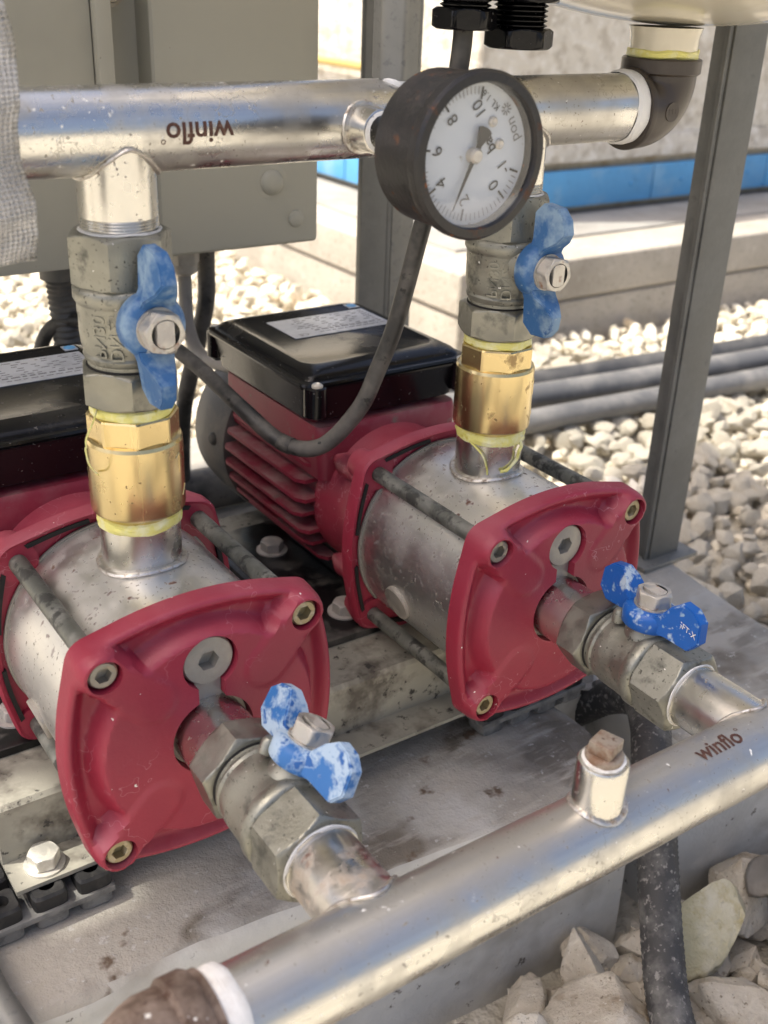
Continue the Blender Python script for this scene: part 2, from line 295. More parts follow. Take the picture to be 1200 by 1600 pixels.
def box(bm, x0, x1, y0, y1, z0, z1, bev=0.0, seg=2, mw=Matrix()):
    b2 = bmesh.new(); r = bmesh.ops.create_cube(b2, size=1)
    for v in b2.verts: v.co = Vector((x0 + (v.co.x + .5) * (x1 - x0), y0 + (v.co.y + .5) * (y1 - y0), z0 + (v.co.z + .5) * (z1 - z0)))
    if bev: bmesh.ops.bevel(b2, geom=b2.edges[:], offset=bev, segments=seg, profile=.6, affect='EDGES')
    join(bm, b2, mw); return bm
def join(bm, b2, mw=Matrix()):
    mp = {}
    for v in b2.verts: mp[v] = bm.verts.new(mw @ v.co)
    for f in b2.faces: bm.faces.new([mp[v] for v in f.verts])
    b2.free()
def smooth_path(pts, n=12):
    P = [Vector(p) for p in pts]; P = [P[0] * 2 - P[1]] + P + [P[-1] * 2 - P[-2]]
    out = []
    for i in range(1, len(P) - 2):
        for k in range(n):
            t = k / n; a, b, c, d = P[i - 1], P[i], P[i + 1], P[i + 2]
            out.append(.5 * ((2 * b) + (c - a) * t + (2 * a - 5 * b + 4 * c - d) * t * t + (3 * b - a - 3 * c + d) * t ** 3))
    out.append(P[-2]); return out
def tube(bm, pts, rad, seg=16, ends=(True, True)):
    """pts: Vectors ; rad: float or f(i, n)"""
    rr = []; n = len(pts); up = None
    for i, p in enumerate(pts):
        d = (pts[min(i + 1, n - 1)] - pts[max(i - 1, 0)]).normalized()
        if up is None:
            up = Vector((0, 0, 1)) if abs(d.z) < .9 else Vector((1, 0, 0))
        s = d.cross(up).normalized(); up = s.cross(d).normalized()
        r = rad(i, n) if callable(rad) else rad
        rr.append([p + (s * math.cos(2 * PI * k / seg) + up * math.sin(2 * PI * k / seg)) * r for k in range(seg)])
    return rings(bm, rr, ends)
def prism(bm, poly, t0, t1, mw=Matrix()):
    return rings(bm, [[mw @ Vector((x, y, t)) for x, y in poly] for t in (t0, t1)])
def sstep(a, b, x):
    t = max(0, min(1, (x - a) / (b - a))); return t * t * (3 - 2 * t)
def nz(v, s=0): return noise.noise(Vector(v) + Vector((s * 7.1, s * 3.3, s * 5.7)))
def tape(bm, r, t0, t1, mw, seed=0, amp=.0006, wob=.001):
    seg = 64; n = 7; rr = []
    for k in range(n):
        f = k / (n - 1); ring = []
        for i in range(seg):
            a = 2 * PI * i / seg; c, s = math.cos(a), math.sin(a)
            tt = t0 + (t1 - t0) * f + wob * nz((c * 1.3, s * 1.3, f * .4), seed + 9)
            bul = math.sin(PI * f) ** .5 * .0009 if 0 < k < n - 1 else -.0006
            q = r + bul + amp * nz((c * 3, s * 3, f * 5), seed)
            ring.append(mw @ Vector((q * c, q * s, tt)))
        rr.append(ring)
    return rings(bm, rr, (False, False))
def text_mesh(body, size, extrude=0.0, bold=0.0):
    cu = bpy.data.curves.new('t', 'FONT'); cu.body = body; cu.size = size; cu.align_x = 'CENTER'; cu.align_y = 'CENTER'; cu.extrude = extrude; cu.offset = bold; cu.resolution_u = 3
    o = bpy.data.objects.new('t', cu); COL.objects.link(o)
    dg = bpy.context.evaluated_depsgraph_get(); me = bpy.data.meshes.new_from_object(o.evaluated_get(dg))
    bpy.data.objects.remove(o, do_unlink=True); bpy.data.curves.remove(cu)
    bm = bmesh.new(); bm.from_mesh(me); bpy.data.meshes.remove(me)
    return bm
def text_map(body, size, fn, extrude=0.0, bold=0.0):
    bm = text_mesh(body, size, extrude, bold)
    for k in range(-8, 9):
        for no in ((0, 1, 0),):
            bmesh.ops.bisect_plane(bm, geom=bm.verts[:] + bm.edges[:] + bm.faces[:], plane_co=(0, k * size / 10, 0), plane_no=no)
    bmesh.ops.triangulate(bm, faces=bm.faces[:])
    for v in bm.verts: v.co = fn(v.co.x, v.co.y, v.co.z)
    return bm
def boolean(me, cutters):
    o = bpy.data.objects.new('b', me); COL.objects.link(o); tmp = []
    for c in cutters:
        cm = bpy.data.meshes.new('c'); bmesh.ops.recalc_face_normals(c, faces=c.faces[:]); c.to_mesh(cm); c.free()
        co = bpy.data.objects.new('c', cm); COL.objects.link(co); tmp.append(co)
        md = o.modifiers.new('b', 'BOOLEAN'); md.operation = 'DIFFERENCE'; md.object = co; md.solver = 'EXACT'
    dg = bpy.context.evaluated_depsgraph_get(); out = bpy.data.meshes.new_from_object(o.evaluated_get(dg))
    for x in tmp + [o]: bpy.data.objects.remove(x, do_unlink=True)
    bm = bmesh.new(); bm.from_mesh(out); bpy.data.meshes.remove(out)
    return bm

# measured layout (metres): pump axis at z = 0, front plate at y = 0
D = 0.2007; YR = 0.069; YM = -0.1306; ZM = 0.239; SLAB = -0.115; GROUND = -0.23

# ================================================================== setting
def build_setting():
    bm = BM(); g = 60
    vs = [bm.verts.new((x, y, GROUND - .022)) for x, y in ((-g, -g), (g, -g), (g, g), (-g, g))]; bm.faces.new(vs)
    o = obj('ground', bm, 'soil'); o['kind'] = 'structure'
    # plinth: two cast blocks with a slot between them for the hose
    def slab(name, poly):
        bm = BM(); n = len(poly)
        pts = []
        for i in range(n):
            a, b = Vector(poly[i]), Vector(poly[(i + 1) % n]); k = max(1, int((b - a).length / .012))
            pts += [a.lerp(b, j / k) for j in range(k)]
        c = sum(pts, Vector((0, 0))) / len(pts); rr = []
        for off, z in ((0, GROUND - .03), (0, GROUND + .05), (0, SLAB - .010), (.0015, SLAB - .005), (.005, SLAB - .0012), (.011, SLAB)):
            ring = []
            for q in pts:
                d = (c - q).normalized()
                w2 = .004 * nz((q.x * 14, q.y * 14, z * 20), 3) + .0018 * nz((q.x * 60, q.y * 60, z * 60), 5)
                e = q + d * (off + w2 + (.004 * max(0, nz((q.x * 25, q.y * 25, 0), 8)) if off else 0))
                ring.append(Vector((e.x, e.y, z + (.0008 * nz((q.x * 40, q.y * 40, 0), 4) if off else 0))))
            rr.append(ring)
        rings(bm, rr); o = obj(name, bm, 'concrete', sharp=60); o['kind'] = 'structure'; o.data.materials.append(MAT['plinth_side'])
        for f in o.data.polygons:
            if abs(f.normal.z) < .6: f.material_index = 1  # upright faces get a paler concrete to offset the weak light on them
    fy = lambda x: -.0075 - .073 * x
    slab('plinth', [(-.8, fy(-.8)), (.258, fy(.258)), (.262, .05), (.27, .56), (-.8, .56)])
    slab('plinth', [(.296, fy(.296) + .004), (.445, fy(.445)), (.475, .2), (.50, .56), (.30, .56), (.294, .05)])
    bm = BM(); box(bm, .255, .305, .055, .55, GROUND - .02, SLAB - .006); o = obj('plinth_slot', bm, 'plinth_side'); o['kind'] = 'structure'
    # raised concrete platform of the building behind
    k = thing('concrete_platform', 'pale concrete platform edge with a dark joint behind the gravel', 'platform')
    K = Vector((.857, .92))
    def wavy(name, x0, x1, y0, y1, z0, z1, mat, bev=.006):
        b = BM(); box(b, x0, x1, y0, y1, z0, z1, bev, 3); return obj(name, b, mat, k)
    wavy('lower_course', .857, 6, .92, 7, GROUND - .05, -.176, 'kerb')
    wavy('upper_course', .852, 2.2, .915, 6.9, -.172, -.106, 'kerb')
    wavy('upper_course', 2.21, 6, .915, 6.9, -.172, -.106, 'kerb')
    wavy('joint', .864, 5.9, .927, 6.8, -.178, -.17, 'soil', 0)
    wavy('corner_chip', .90, 1.02, .905, .95, GROUND - .03, -.15, 'kerb', .01)
    b = BM(); box(b, .93, 5.8, 1.03, 6.7, -.11, -.1015, .002); obj('platform_sheet', b, 'platform_grey', k)  # thin darker grey sheet on the platform top, next to the building
    # building: front face towards -y, side face towards -x
    h = thing('building', 'cream plastered building with a blue band round its foot', 'building')
    XW, YW, ZB, ZT = 1.075, 1.18, -.10, .80
    b = BM(); box(b, XW, 6, YW, 7, .012, ZT, .012, 3); obj('wall', b, 'plaster', h)
    b = BM(); box(b, XW + .006, 5.9, YW + .006, 6.9, ZB, .02); obj('footing', b, 'plaster_edge', h)
    b = BM()
    P = [Vector((XW - .004, 6.9 - .05 * i, 0)) for i in range(114)] + [Vector((XW - .004 + .05 * i, YW - .004, 0)) for i in range(90)]
    rr = []
    for q in P:
        t = .006 * nz((q.x * 9, q.y * 9, 0), 2); c = Vector((-.004, -.004, 0)) if q.y < YW and q.x < XW else (Vector((-1, 0, 0)) if q.y >= YW else Vector((0, -1, 0)))
        c = c.normalized(); rr.append([q + c * d + Vector((0, 0, z)) for d, z in ((-.02, .03), (.002, .032 + t), (.007, .016 + t), (.004, -.008 + t * .5), (-.02, -.010))])
    rings(b, rr); obj('plaster_lip', b, 'plaster', h, 60)
    x = XW - .012; i = 0
    while x < 4.5:
        L = .34 if i else .45
        b = BM(); box(b, x, x + L - .003, YW - .016, YW - .002, -.088, -.022, .003); obj('blue_panel', b, 'blue_band', h)
        for sx in (.08, L - .06):
            b = BM(); lathe(b, [(.004, 0), (.004, .002), (.0025, .003)], xf('-Y', (x + sx, YW - .016, -.055)), 10); obj('rivet', b, 'blue_band', h)
        x += L; i += 1
    y = YW - .012
    while y < 6:
        b = BM(); box(b, XW - .016, XW - .002, y, y + .397, -.088, -.022, .003); obj('blue_panel', b, 'blue_band', h); y += .4
    b = BM(); tube(b, [Vector((XW - .02, y, .13)) for y in (1.3, 1.9, 2.5, 3.5, 5.0)], .008, 12); tag(obj('wall_pipe', b, 'yellow_pipe'), 'thin yellow pipe fixed along the white wall behind the control panel', 'pipe')
    for yy in (1.75, 2.3, 3.2):
        b = BM(); box(b, XW - .03, XW, yy, yy + .012, .118, .142, .002); c = obj('pipe_clip', b, 'yellow_pipe', bpy.data.objects['wall_pipe'])
    # added roof out of view: shades the pumps, its gap passes a sun patch
    r = thing('added_shade_roof', 'unseen flat steel roof added out of view to shade the pumps', 'roof')
    zc = 1.9
    hx, hy = -.06 - (zc + .092) * .45 / .87, .063 + (zc + .092) * .18 / .87
    kx, ky = .45 / .87, .18 / .87
    X0, X1, Y0, Y1 = -.27 - kx * 1.9, .90 - kx * (zc - GROUND), -.22 + ky * 1.9, .47 + ky * (zc - GROUND)
    for a, c, y0, y1 in ((X0, hx - .022, Y0, Y1), (hx + .022, X1, Y0, Y1), (hx - .022, hx + .022, Y0, hy - .018), (hx - .022, hx + .022, hy + .018, Y1)):
        b = BM(); box(b, a + .0003, c - .0003, y0, y1, zc, zc + .004); obj('shade_panel', b, 'shade_sheet', r)
    for yy in (Y0 + .03, Y1 - .06):
        b = BM(); box(b, X0 + .01, X1 - .01, yy, yy + .03, zc - .035, zc - .002, .002); obj('shade_beam', b, 'galv', r)
        for xx in (X0 + .02, X1 - .9):
            b = BM(); box(b, xx, xx + .03, yy + .002, yy + .028, GROUND - .02, zc - .036, .002); obj('shade_post', b, 'galv', r)
build_setting()

# ================================================================== pumps
BO = .0455
def outline():
    pts = []
    R = .144; rc = .0104
    for q in range(4):
        rot = q * PI / 2; loc = []
        for k in range(-20, 21):
            x = k / 20 * .040; loc.append((x, .0630 - R + math.sqrt(R * R - x * x)))
        for k in range(13):
            a = PI / 2 - k / 12 * PI / 2; loc.append((BO + rc * math.cos(a), BO + rc * math.sin(a)))
        for x, z in loc:
            pts.append((x * math.cos(-rot) - z * math.sin(-rot), x * math.sin(-rot) + z * math.cos(-rot)))
    P = sorted(set((round(a, 6), round(b, 6)) for a, b in pts))
    def half(Q):
        h = []
        for p in Q:
            while len(h) >= 2 and (h[-1][0] - h[-2][0]) * (p[1] - h[-2][1]) - (h[-1][1] - h[-2][1]) * (p[0] - h[-2][0]) <= 0: h.pop()
            h.append(p)
        return h
    a = half(P); b = half(P[::-1]); return a[:-1] + b[:-1]
HULL = outline()
def rad_at(th):
    c, s = math.cos(th), math.sin(th); n = len(HULL)
    for i in range(n):
        ax, ay = HULL[i]; bx, by = HULL[(i + 1) % n]
        ca = ax * s - ay * c; cb = bx * s - by * c
        if ca >= 0 > cb or (ca > 0 >= cb):
            t = ca / (ca - cb); x, y = ax + (bx - ax) * t, ay + (by - ay) * t
            if x * c + y * s > 0: return math.hypot(x, y)
    return .06
NT = 200
RAD = [rad_at(2 * PI * i / NT) for i in range(NT)]
def plate_depth(x, z, d):
    """how far behind the rim level (m)"""
    r = math.hypot(x, z)
    rim = .46 * (1 - sstep(.0018, .0080, d))
    disc = 1 - sstep(.0480, .0545, r)
    ax, az = abs(x), abs(z)
    t = max(0, min(1, ((ax - .026) + (az - .026)) / (2 * (BO - .026)))); px = .026 + (BO - .026) * t
    dc = math.hypot(ax - px, az - px)
    boss = 1 - sstep(.0082, .0118, dc)
    m = 1 - (1 - rim) * (1 - disc) * (1 - boss)
    dep = .0112 * (1 - m)
    dep += .0010 * sstep(0, .045, r) * disc * (1 - boss)
    if d < .0024: dep += .0024 - math.sqrt(max(0, .0024 ** 2 - (.0024 - d) ** 2))
    return dep
def plate_mesh():
    bm = BM(); NR = 60; rr = []
    for k in range(1, NR + 1):
        f = (k / NR); f = 1 - (1 - f) ** 1.35
        ring = []
        for i in range(NT):
            th = 2 * PI * i / NT; R = RAD[i]; r = R * f; x, z = r * math.cos(th), r * math.sin(th)
            ring.append(Vector((x, plate_depth(x, z, (R - r) * .97), z)))
        rr.append(ring)
    for s, y in ((1.004, .0105), (1.008, .0130), (1.010, .0160)):
        rr.append([Vector((RAD[i] * s * math.cos(2 * PI * i / NT), y, RAD[i] * s * math.sin(2 * PI * i / NT))) for i in range(NT)])
    vs = [[bm.verts.new(p) for p in r] for r in rr]
    c = bm.verts.new((0, plate_depth(0, 0, .06), 0))
    for i in range(NT): bm.faces.new((c, vs[0][i], vs[0][(i + 1) % NT]))
    for a, b in zip(vs, vs[1:]):
        for i in range(NT): bm.faces.new((a[i], a[(i + 1) % NT], b[(i + 1) % NT], b[i]))
    bm.faces.new(list(reversed(vs[-1])))
    bmesh.ops.recalc_face_normals(bm, faces=bm.faces[:])
    me = bpy.data.meshes.new('plate'); bm.to_mesh(me); bm.free()
    cut = []
    for sx, sz in ((1, 1), (1, -1), (-1, 1), (-1, -1)):
        b = BM(); lathe(b, [(.0073, -.02), (.0073, .0085)], xf('Y', (sx * BO, 0, sz * BO)), 32); cut.append(b)
    # keyhole: suction opening, neck and priming opening as one outline
    Rk, rk, zc, hw = .0190, .0126, .0362, .0062
    poly = []
    a0 = math.asin(hw / Rk); n = 40
    for i in range(n + 1):
        a = PI / 2 + a0 + (2 * PI - 2 * a0) * i / n; poly.append((Rk * math.cos(a), Rk * math.sin(a)))
    a1 = math.asin(hw / rk)
    for i in range(n + 1):
        a = -PI / 2 + a1 + (2 * PI - 2 * a1) * i / n; poly.append((rk * math.cos(a), zc + rk * math.sin(a)))
    b = BM(); rings(b, [[Vector((x, y, z)) for x, z in poly] for y in (-.02, .0105)]); cut.append(b)
    bm = boolean(me, cut)
    return mesh_of(bm, 'front_plate', 'red_paint', 32)

def socket_bolt(bm, at, r=.0062, y0=.0082, y1=.0022, hexr=.0036):
    """round head facing -y with a hexagon socket"""
    mw = xf('-Y', (at[0], 0, at[1]))
    prof = [(r, -y0), (r, -y1 - .0008), (r - .0008, -y1)]
    n = 24
    rr = [[mw @ Vector((q * math.cos(2 * PI * i / n), q * math.sin(2 * PI * i / n), t)) for i in range(n)] for q, t in prof]
    def hr(a):
        d = a % (PI / 3) - PI / 6; return hexr * .866 / math.cos(d)
    for t in (-y1, -y1 - .004):
        rr.append([mw @ Vector((hr(2 * PI * i / n) * math.cos(2 * PI * i / n), hr(2 * PI * i / n) * math.sin(2 * PI * i / n), t)) for i in range(n)])
    rings(bm, rr); return bm
def bell(bm, prof, mw=Matrix()):
    rr = []
    for s, y, sq in prof:    # sq 0 = round, 1 = plate outline
        ring = []
        for i in range(NT):
            th = 2 * PI * i / NT; r = s * (RAD[i] * sq + .058 * (1 - sq)); ring.append(Vector((r * math.cos(th), y, r * math.sin(th))))
        rr.append(ring)
    return rings(bm, rr)
def rbox_rings(bm, spec, rc=.010, n=6):
    """spec: (hx, y0, y1, z, corner) rings of a rounded rectangle stacked in z"""
    rr = []
    for hx, y0, y1, z, c in spec:
        ring = []
        for cx, cy, a0 in ((hx - c, y1 - c, 0), (-hx + c, y1 - c, 90), (-hx + c, y0 + c, 180), (hx - c, y0 + c, 270)):
            for k in range(n + 1):
                a = R_(a0 + 90 * k / n); ring.append(Vector((cx + c * math.cos(a), cy + c * math.sin(a), z)))
        rr.append(ring)
    return rings(bm, rr)

def make_pump(label):
    p = thing('pump', label, 'pump', group='pair of booster pumps')
    fp = obj('front_plate', plate_mesh(), None, p)
    for k, (sx, sz) in enumerate(((-1, 1), (1, 1), (-1, -1), (1, -1))):
        b = BM(); socket_bolt(b, (sx * BO, sz * BO)); obj('socket_bolt', b, 'bolt_brass' if k in (1, 2) else 'bolt_steel', p)
        # tie rod with threaded rear end
        b = BM(); tube(b, [Vector((sx * BO, y, sz * BO)) for y in (.012, .035, .075, .1085)], .0044, 14)
        for q in range(8): lathe(b, [(.0036, 0), (.0042, .0004), (.0036, .0008)], xf('Y', (sx * BO, .1075 + q * .0008, sz * BO)), 14)
        obj('tie_rod', b, 'rod_steel', p)
    # steel insert seen through the keyhole, priming plug
    b = BM(); lathe(b, [(.0475, .0110), (.0475, .0145)], xf('Y'), 40); ic = obj('inlet_cover', b, 'plug_steel', p)
    b = BM(); box(b, -.0060, .0060, .0050, .0108, .0120, .0290); obj('inlet_neck', b, 'plug_steel', ic)
    b = BM(); lathe(b, [(.0150, .0060), (.0186, .0060), (.0186, .0108), (.0150, .0108)], xf('Y'), 48, ends=(False, False)); obj('inlet_ring', b, 'plug_steel', ic)
    b = BM()
    mw = xf('-Y', (0, 0, .0362)); n = 36
    rr = [[mw @ Vector((q * math.cos(2 * PI * i / n), q * math.sin(2 * PI * i / n), t)) for i in range(n)] for q, t in ((.0116, -.0105), (.0116, -.0040), (.0110, -.0032), (.0100, -.0032))]
    hr = lambda a: .0049 * .866 / math.cos(a % (PI / 3) - PI / 6)
    for t in (-.0032, -.0085): rr.append([mw @ Vector((hr(2 * PI * i / n) * math.cos(2 * PI * i / n), hr(2 * PI * i / n) * math.sin(2 * PI * i / n), t)) for i in range(n)])
    rings(b, rr); obj('priming_plug', b, 'plug_steel', p)
    b = BM(); lathe(b, [(.0168, -.012), (.0168, .0165), (.0162, .0170), (.0150, .0170), (.0150, .005)], xf('-Y'), 48); obj('suction_nozzle', b, 'nozzle_steel', p)
    # shell
    b = BM(); lathe(b, [(.0500, .014), (.0555, .0155), (.0558, .03), (.0558, .085), (.0555, .108), (.0545, .111), (.0500, .114)], xf('Y'), 96); obj('steel_shell', b, 'shell_steel', p)
    b = BM(); lathe(b, [(.0104, .053), (.0104, .0568), (.0098, .0576), (.001, .0576)], xf((math.cos(R_(198)), 0, math.sin(R_(198))), (0, .0725, 0)), 28); obj('drain_cap', b, 'plug_steel', p)
    b = BM(); lathe(b, [(.0178, .048), (.0178, .0775), (.0168, .0778), (.0150, .0778)], xf('Z', (0, YR, 0)), 48); dn = obj('discharge_nozzle', b, 'nozzle_steel', p)
    b = BM()
    rr = []
    for i in range(56):
        a = 2 * PI * i / 56; x, y = .0186 * math.cos(a), .0186 * math.sin(a)
        c0 = Vector((x, YR + y, math.sqrt(.0558 ** 2 - x * x) + .0008)); ring = []
        rad = Vector((math.cos(a), math.sin(a), 0))
        for k in range(8):
            q = 2 * PI * k / 8; s = .0013 + .0003 * nz((i * .9, k, 0)); ring.append(c0 + rad * s * 1.5 * math.cos(q) + Vector((0, 0, s * math.sin(q))))
        rr.append(ring)
    rr.append(rr[0]); rings(b, rr, (False, False)); obj('weld_bead', b, 'weld', dn)
    # rear flange: thin rim, inner lip, bell to the motor
    b = BM(); bell(b, [(.975, .1125, 0), (.975, .1100, 0), (.985, .1100, 0), (.93, .1100, 1), (.93, .1085, 1), (.985, .1070, 1), (1.0, .1085, 1), (1.0, .116, 1), (.97, .1185, 1), (.90, .121, .9), (.84, .124, .6), (.80, .130, .3), (.80, .150, 0), (.83, .160, 0), (.83, .172, 0), (.60, .173, 0)])
    fl = obj('motor_flange', b, 'red_paint', p)
    for sx, sz in ((-1, 1), (1, 1), (-1, -1), (1, -1)):
        b = BM(); tube(b, [Vector((sx * BO * f, y, sz * BO * f)) for f, y in ((1, .1075), (1, .118), (.985, .126), (.97, .130))], lambda i, n: (.0098, .0098, .0088, .004)[i], 20); obj('rod_boss', b, 'red_paint', fl)
        b = BM(); tube(b, [Vector((sx * BO * .86, y, sz * BO * .74)) for y in (.118, .150, .160)], lambda i, n: (.007, .0075, .003)[i], 16); obj('rib', b, 'red_paint', fl)
    for a0, a1 in ((100, 128), (52, 80), (142, 170), (190, 218), (232, 260), (10, 38)):
        b = BM(); rr = []
        for k in range(9):
            a = R_(a0 + (a1 - a0) * k / 8); R = rad_at(a % (2 * PI)); q0, q1 = R * .915, R * .950
            if q1 < q0 + .0005: q1 = q0 + .0005
            rr.append([Vector((q * math.cos(a), y, q * math.sin(a))) for q, y in ((q0, .1072), (q1, .1072), (q1, .1098), (q0, .1098))])
        rings(b, rr); obj('flange_slot', b, 'hole_shade', fl)  # solid dark strips drawn for the shade in the flange slots
    b = BM(); lathe(b, [(.0556, .1082), (.0566, .1080), (.0568, .109), (.0556, .110)], xf('Y'), 80); obj('gasket', b, 'plug_steel', fl)
    # motor
    b = BM(); lathe(b, [(.030, .160), (.0445, .168), (.0445, .283), (.03, .286)], xf('Y'), 60); mo = obj('motor_housing', b, 'red_dusty', p)
    for s in (-1, 1):
        for i, z in enumerate((-.040, -.0285, -.0175, -.0065, .0045, .0155, .0265)):
            xo = math.sqrt(max(.0001, .0595 ** 2 - (z * 1.05) ** 2)); xi = math.sqrt(.0440 ** 2 - z * z) * .92
            yf = .170 + .010 * (i % 2) * .4
            b = BM(); pl = [(xi, yf), (xo - .004, yf), (xo, yf + .006), (xo, .270), (xo - .003, .274), (xi, .274)]
            rings(b, [[Vector((s * x, y, z + dz)) for x, y in pl] for dz in (-.0014, .0010)]); obj('cooling_fin', b, 'red_dusty', mo)
    for x in (-.024, -.012, 0, .012, .024):
        zo = -math.sqrt(.057 ** 2 - x * x); b = BM(); box(b, x - .0012, x + .0012, .172, .272, zo, -.034); obj('cooling_fin', b, 'red_dusty', mo)
    b = BM(); rbox_rings(b, [(.050, .160, .284, .020, .006), (.051, .161, .284, .050, .006), (.051, .163, .283, .0535, .006)]); obj('box_pedestal', b, 'red_dusty', mo)
    b = BM(); lathe(b, [(.052, .2735), (.0590, .2735), (.0598, .276), (.0600, .300), (.0585, .318), (.0540, .324), (.020, .326)], xf('Y'), 72); fc = obj('fan_cover', b, 'fan_grey', p)
    for a in (176, 4, 250, 290):
        b = BM(); n = Vector((math.cos(R_(a)), 0, math.sin(R_(a)))); lathe(b, [(.0045, 0), (.0045, .0012), (.003, .0025), (.001, .0027)], xf(n, n * .0597 + Vector((0, .287, 0))), 14); obj('screw', b, 'black_matt', fc)
    # terminal box
    b = BM(); rbox_rings(b, [(.046, .172, .286, .0545, .012), (.0545, .166, .290, .0575, .012), (.0575, .1625, .2915, .0765, .009), (.0585, .1620, .2920, .0775, .009), (.0585, .1620, .2920, .0790, .009)])
    tb = obj('terminal_box', b, 'black_gloss', p)
    b = BM(); rbox_rings(b, [(.0600, .1630, .2930, .0785, .007), (.0605, .1625, .2935, .0800, .007), (.0600, .163, .293, .0815, .007), (.0565, .1665, .2905, .0820, .007), (.0560, .167, .290, .0832, .008), (.0550, .1690, .2890, .0848, .010), (.0520, .1760, .2870, .0863, .010), (.0490, .1810, .2845, .0868, .010), (.0475, .1830, .2830, .0868, .010), (.0468, .1837, .2823, .0864, .010)])
    lid = obj('box_lid', b, 'black_gloss', p)
    for sx in (-1, 1):
        for y in (.1645, .291):
            b = BM(); tube(b, [Vector((sx * .0525, y, z)) for z in (.0585, .062, .0795, .0800)], lambda i, n: (.002, .0068, .0068, .0060)[i], 18); obj('screw_post', b, 'black_gloss', tb)
            b = BM(); lathe(b, [(.0034, 0), (.0034, .0012), (.0020, .0022), (.0012, .0014)], xf('Z', (sx * .0525, y - .002 if y < .2 else y + .002, .0802)), 16); obj('lid_screw', b, 'bolt_zinc', lid)
    # rating plate lies at the right of the lid
    lx0, lx1, ly0, ly1, zl = -.028, .0460, .229, .2675, .0866
    b = BM(); box(b, lx0, lx1, ly0, ly1, zl, zl + .0004); rp = obj('rating_plate', b, 'label_foil', lid)
    b = BM(); rnd = random.Random(3)
    for row in range(9):
        y = ly1 - .004 - row * .0036
        if row == 8: y -= .0004
        x = lx1 - .003
        while x > lx0 + (.012 if row < 7 else .020):
            wd = rnd.uniform(.0015, .005)
            box(b, max(lx0 + .006, x - wd), x, y, y + (.0006 if row != 7 else .0014), zl + .0004, zl + .00055); x -= wd + rnd.uniform(.0012, .010 if row < 7 else .002)
    obj('print_lines', b, 'print_grey', rp)
    b = text_map('CE', .0060, lambda x, y, z: Vector((lx0 + .0085 - x, ly0 + .0045 - y, zl + .0006))); obj('ce_mark', b, 'print_grey', rp)
    b = BM(); box(b, .0395, .0475, .272, .2805, zl, zl + .0004); st = obj('round_logo_label', b, 'label_foil', lid)
    b = BM(); lathe(b, [(.0022, 0), (.0036, 0), (.0036, .0002), (.0022, .0002)], xf('Z', (.0435, .2765, zl + .0004)), 24); obj('logo_ring', b, 'blue_band', st)
    b = BM(); box(b, .040, .0475, .2235, .2275, zl, zl + .0004); obj('small_label', b, 'label_foil', lid)
    # feet
    b = BM(); rbox_rings(b, [(.084, .108, .262, -.0596, .008), (.084, .108, .262, -.0555, .008), (.083, .109, .261, -.0548, .008)]); ft = obj('foot_plate', b, 'foot_black', p)
    b = BM(); box(b, -.032, .032, .150, .235, -.0548, -.036, .003); obj('foot_saddle', b, 'foot_black', ft)
    for sx in (-1, 1):
        for y in (.131, .222):
            b = BM(); lathe(b, [(.0105, -.0548), (.0105, -.0538)], xf('Z', (sx * .0505, y, 0)), 28); obj('washer', b, 'bolt_dusty', ft)
            b = BM(); hexa(b, .0135, -.0538, -.0475, xf('Z', (sx * .0505, y, 0)), rot=.4); obj('foot_bolt', b, 'bolt_dusty', ft)
    return p
pumpA = make_pump('red and steel pump in front, at the lower left')
pumpB = copy_tree(pumpA); pumpB.matrix_world = Matrix.Translation((D, 0, 0)); pumpB['label'] = 'red and steel pump behind, next to the tall steel post'

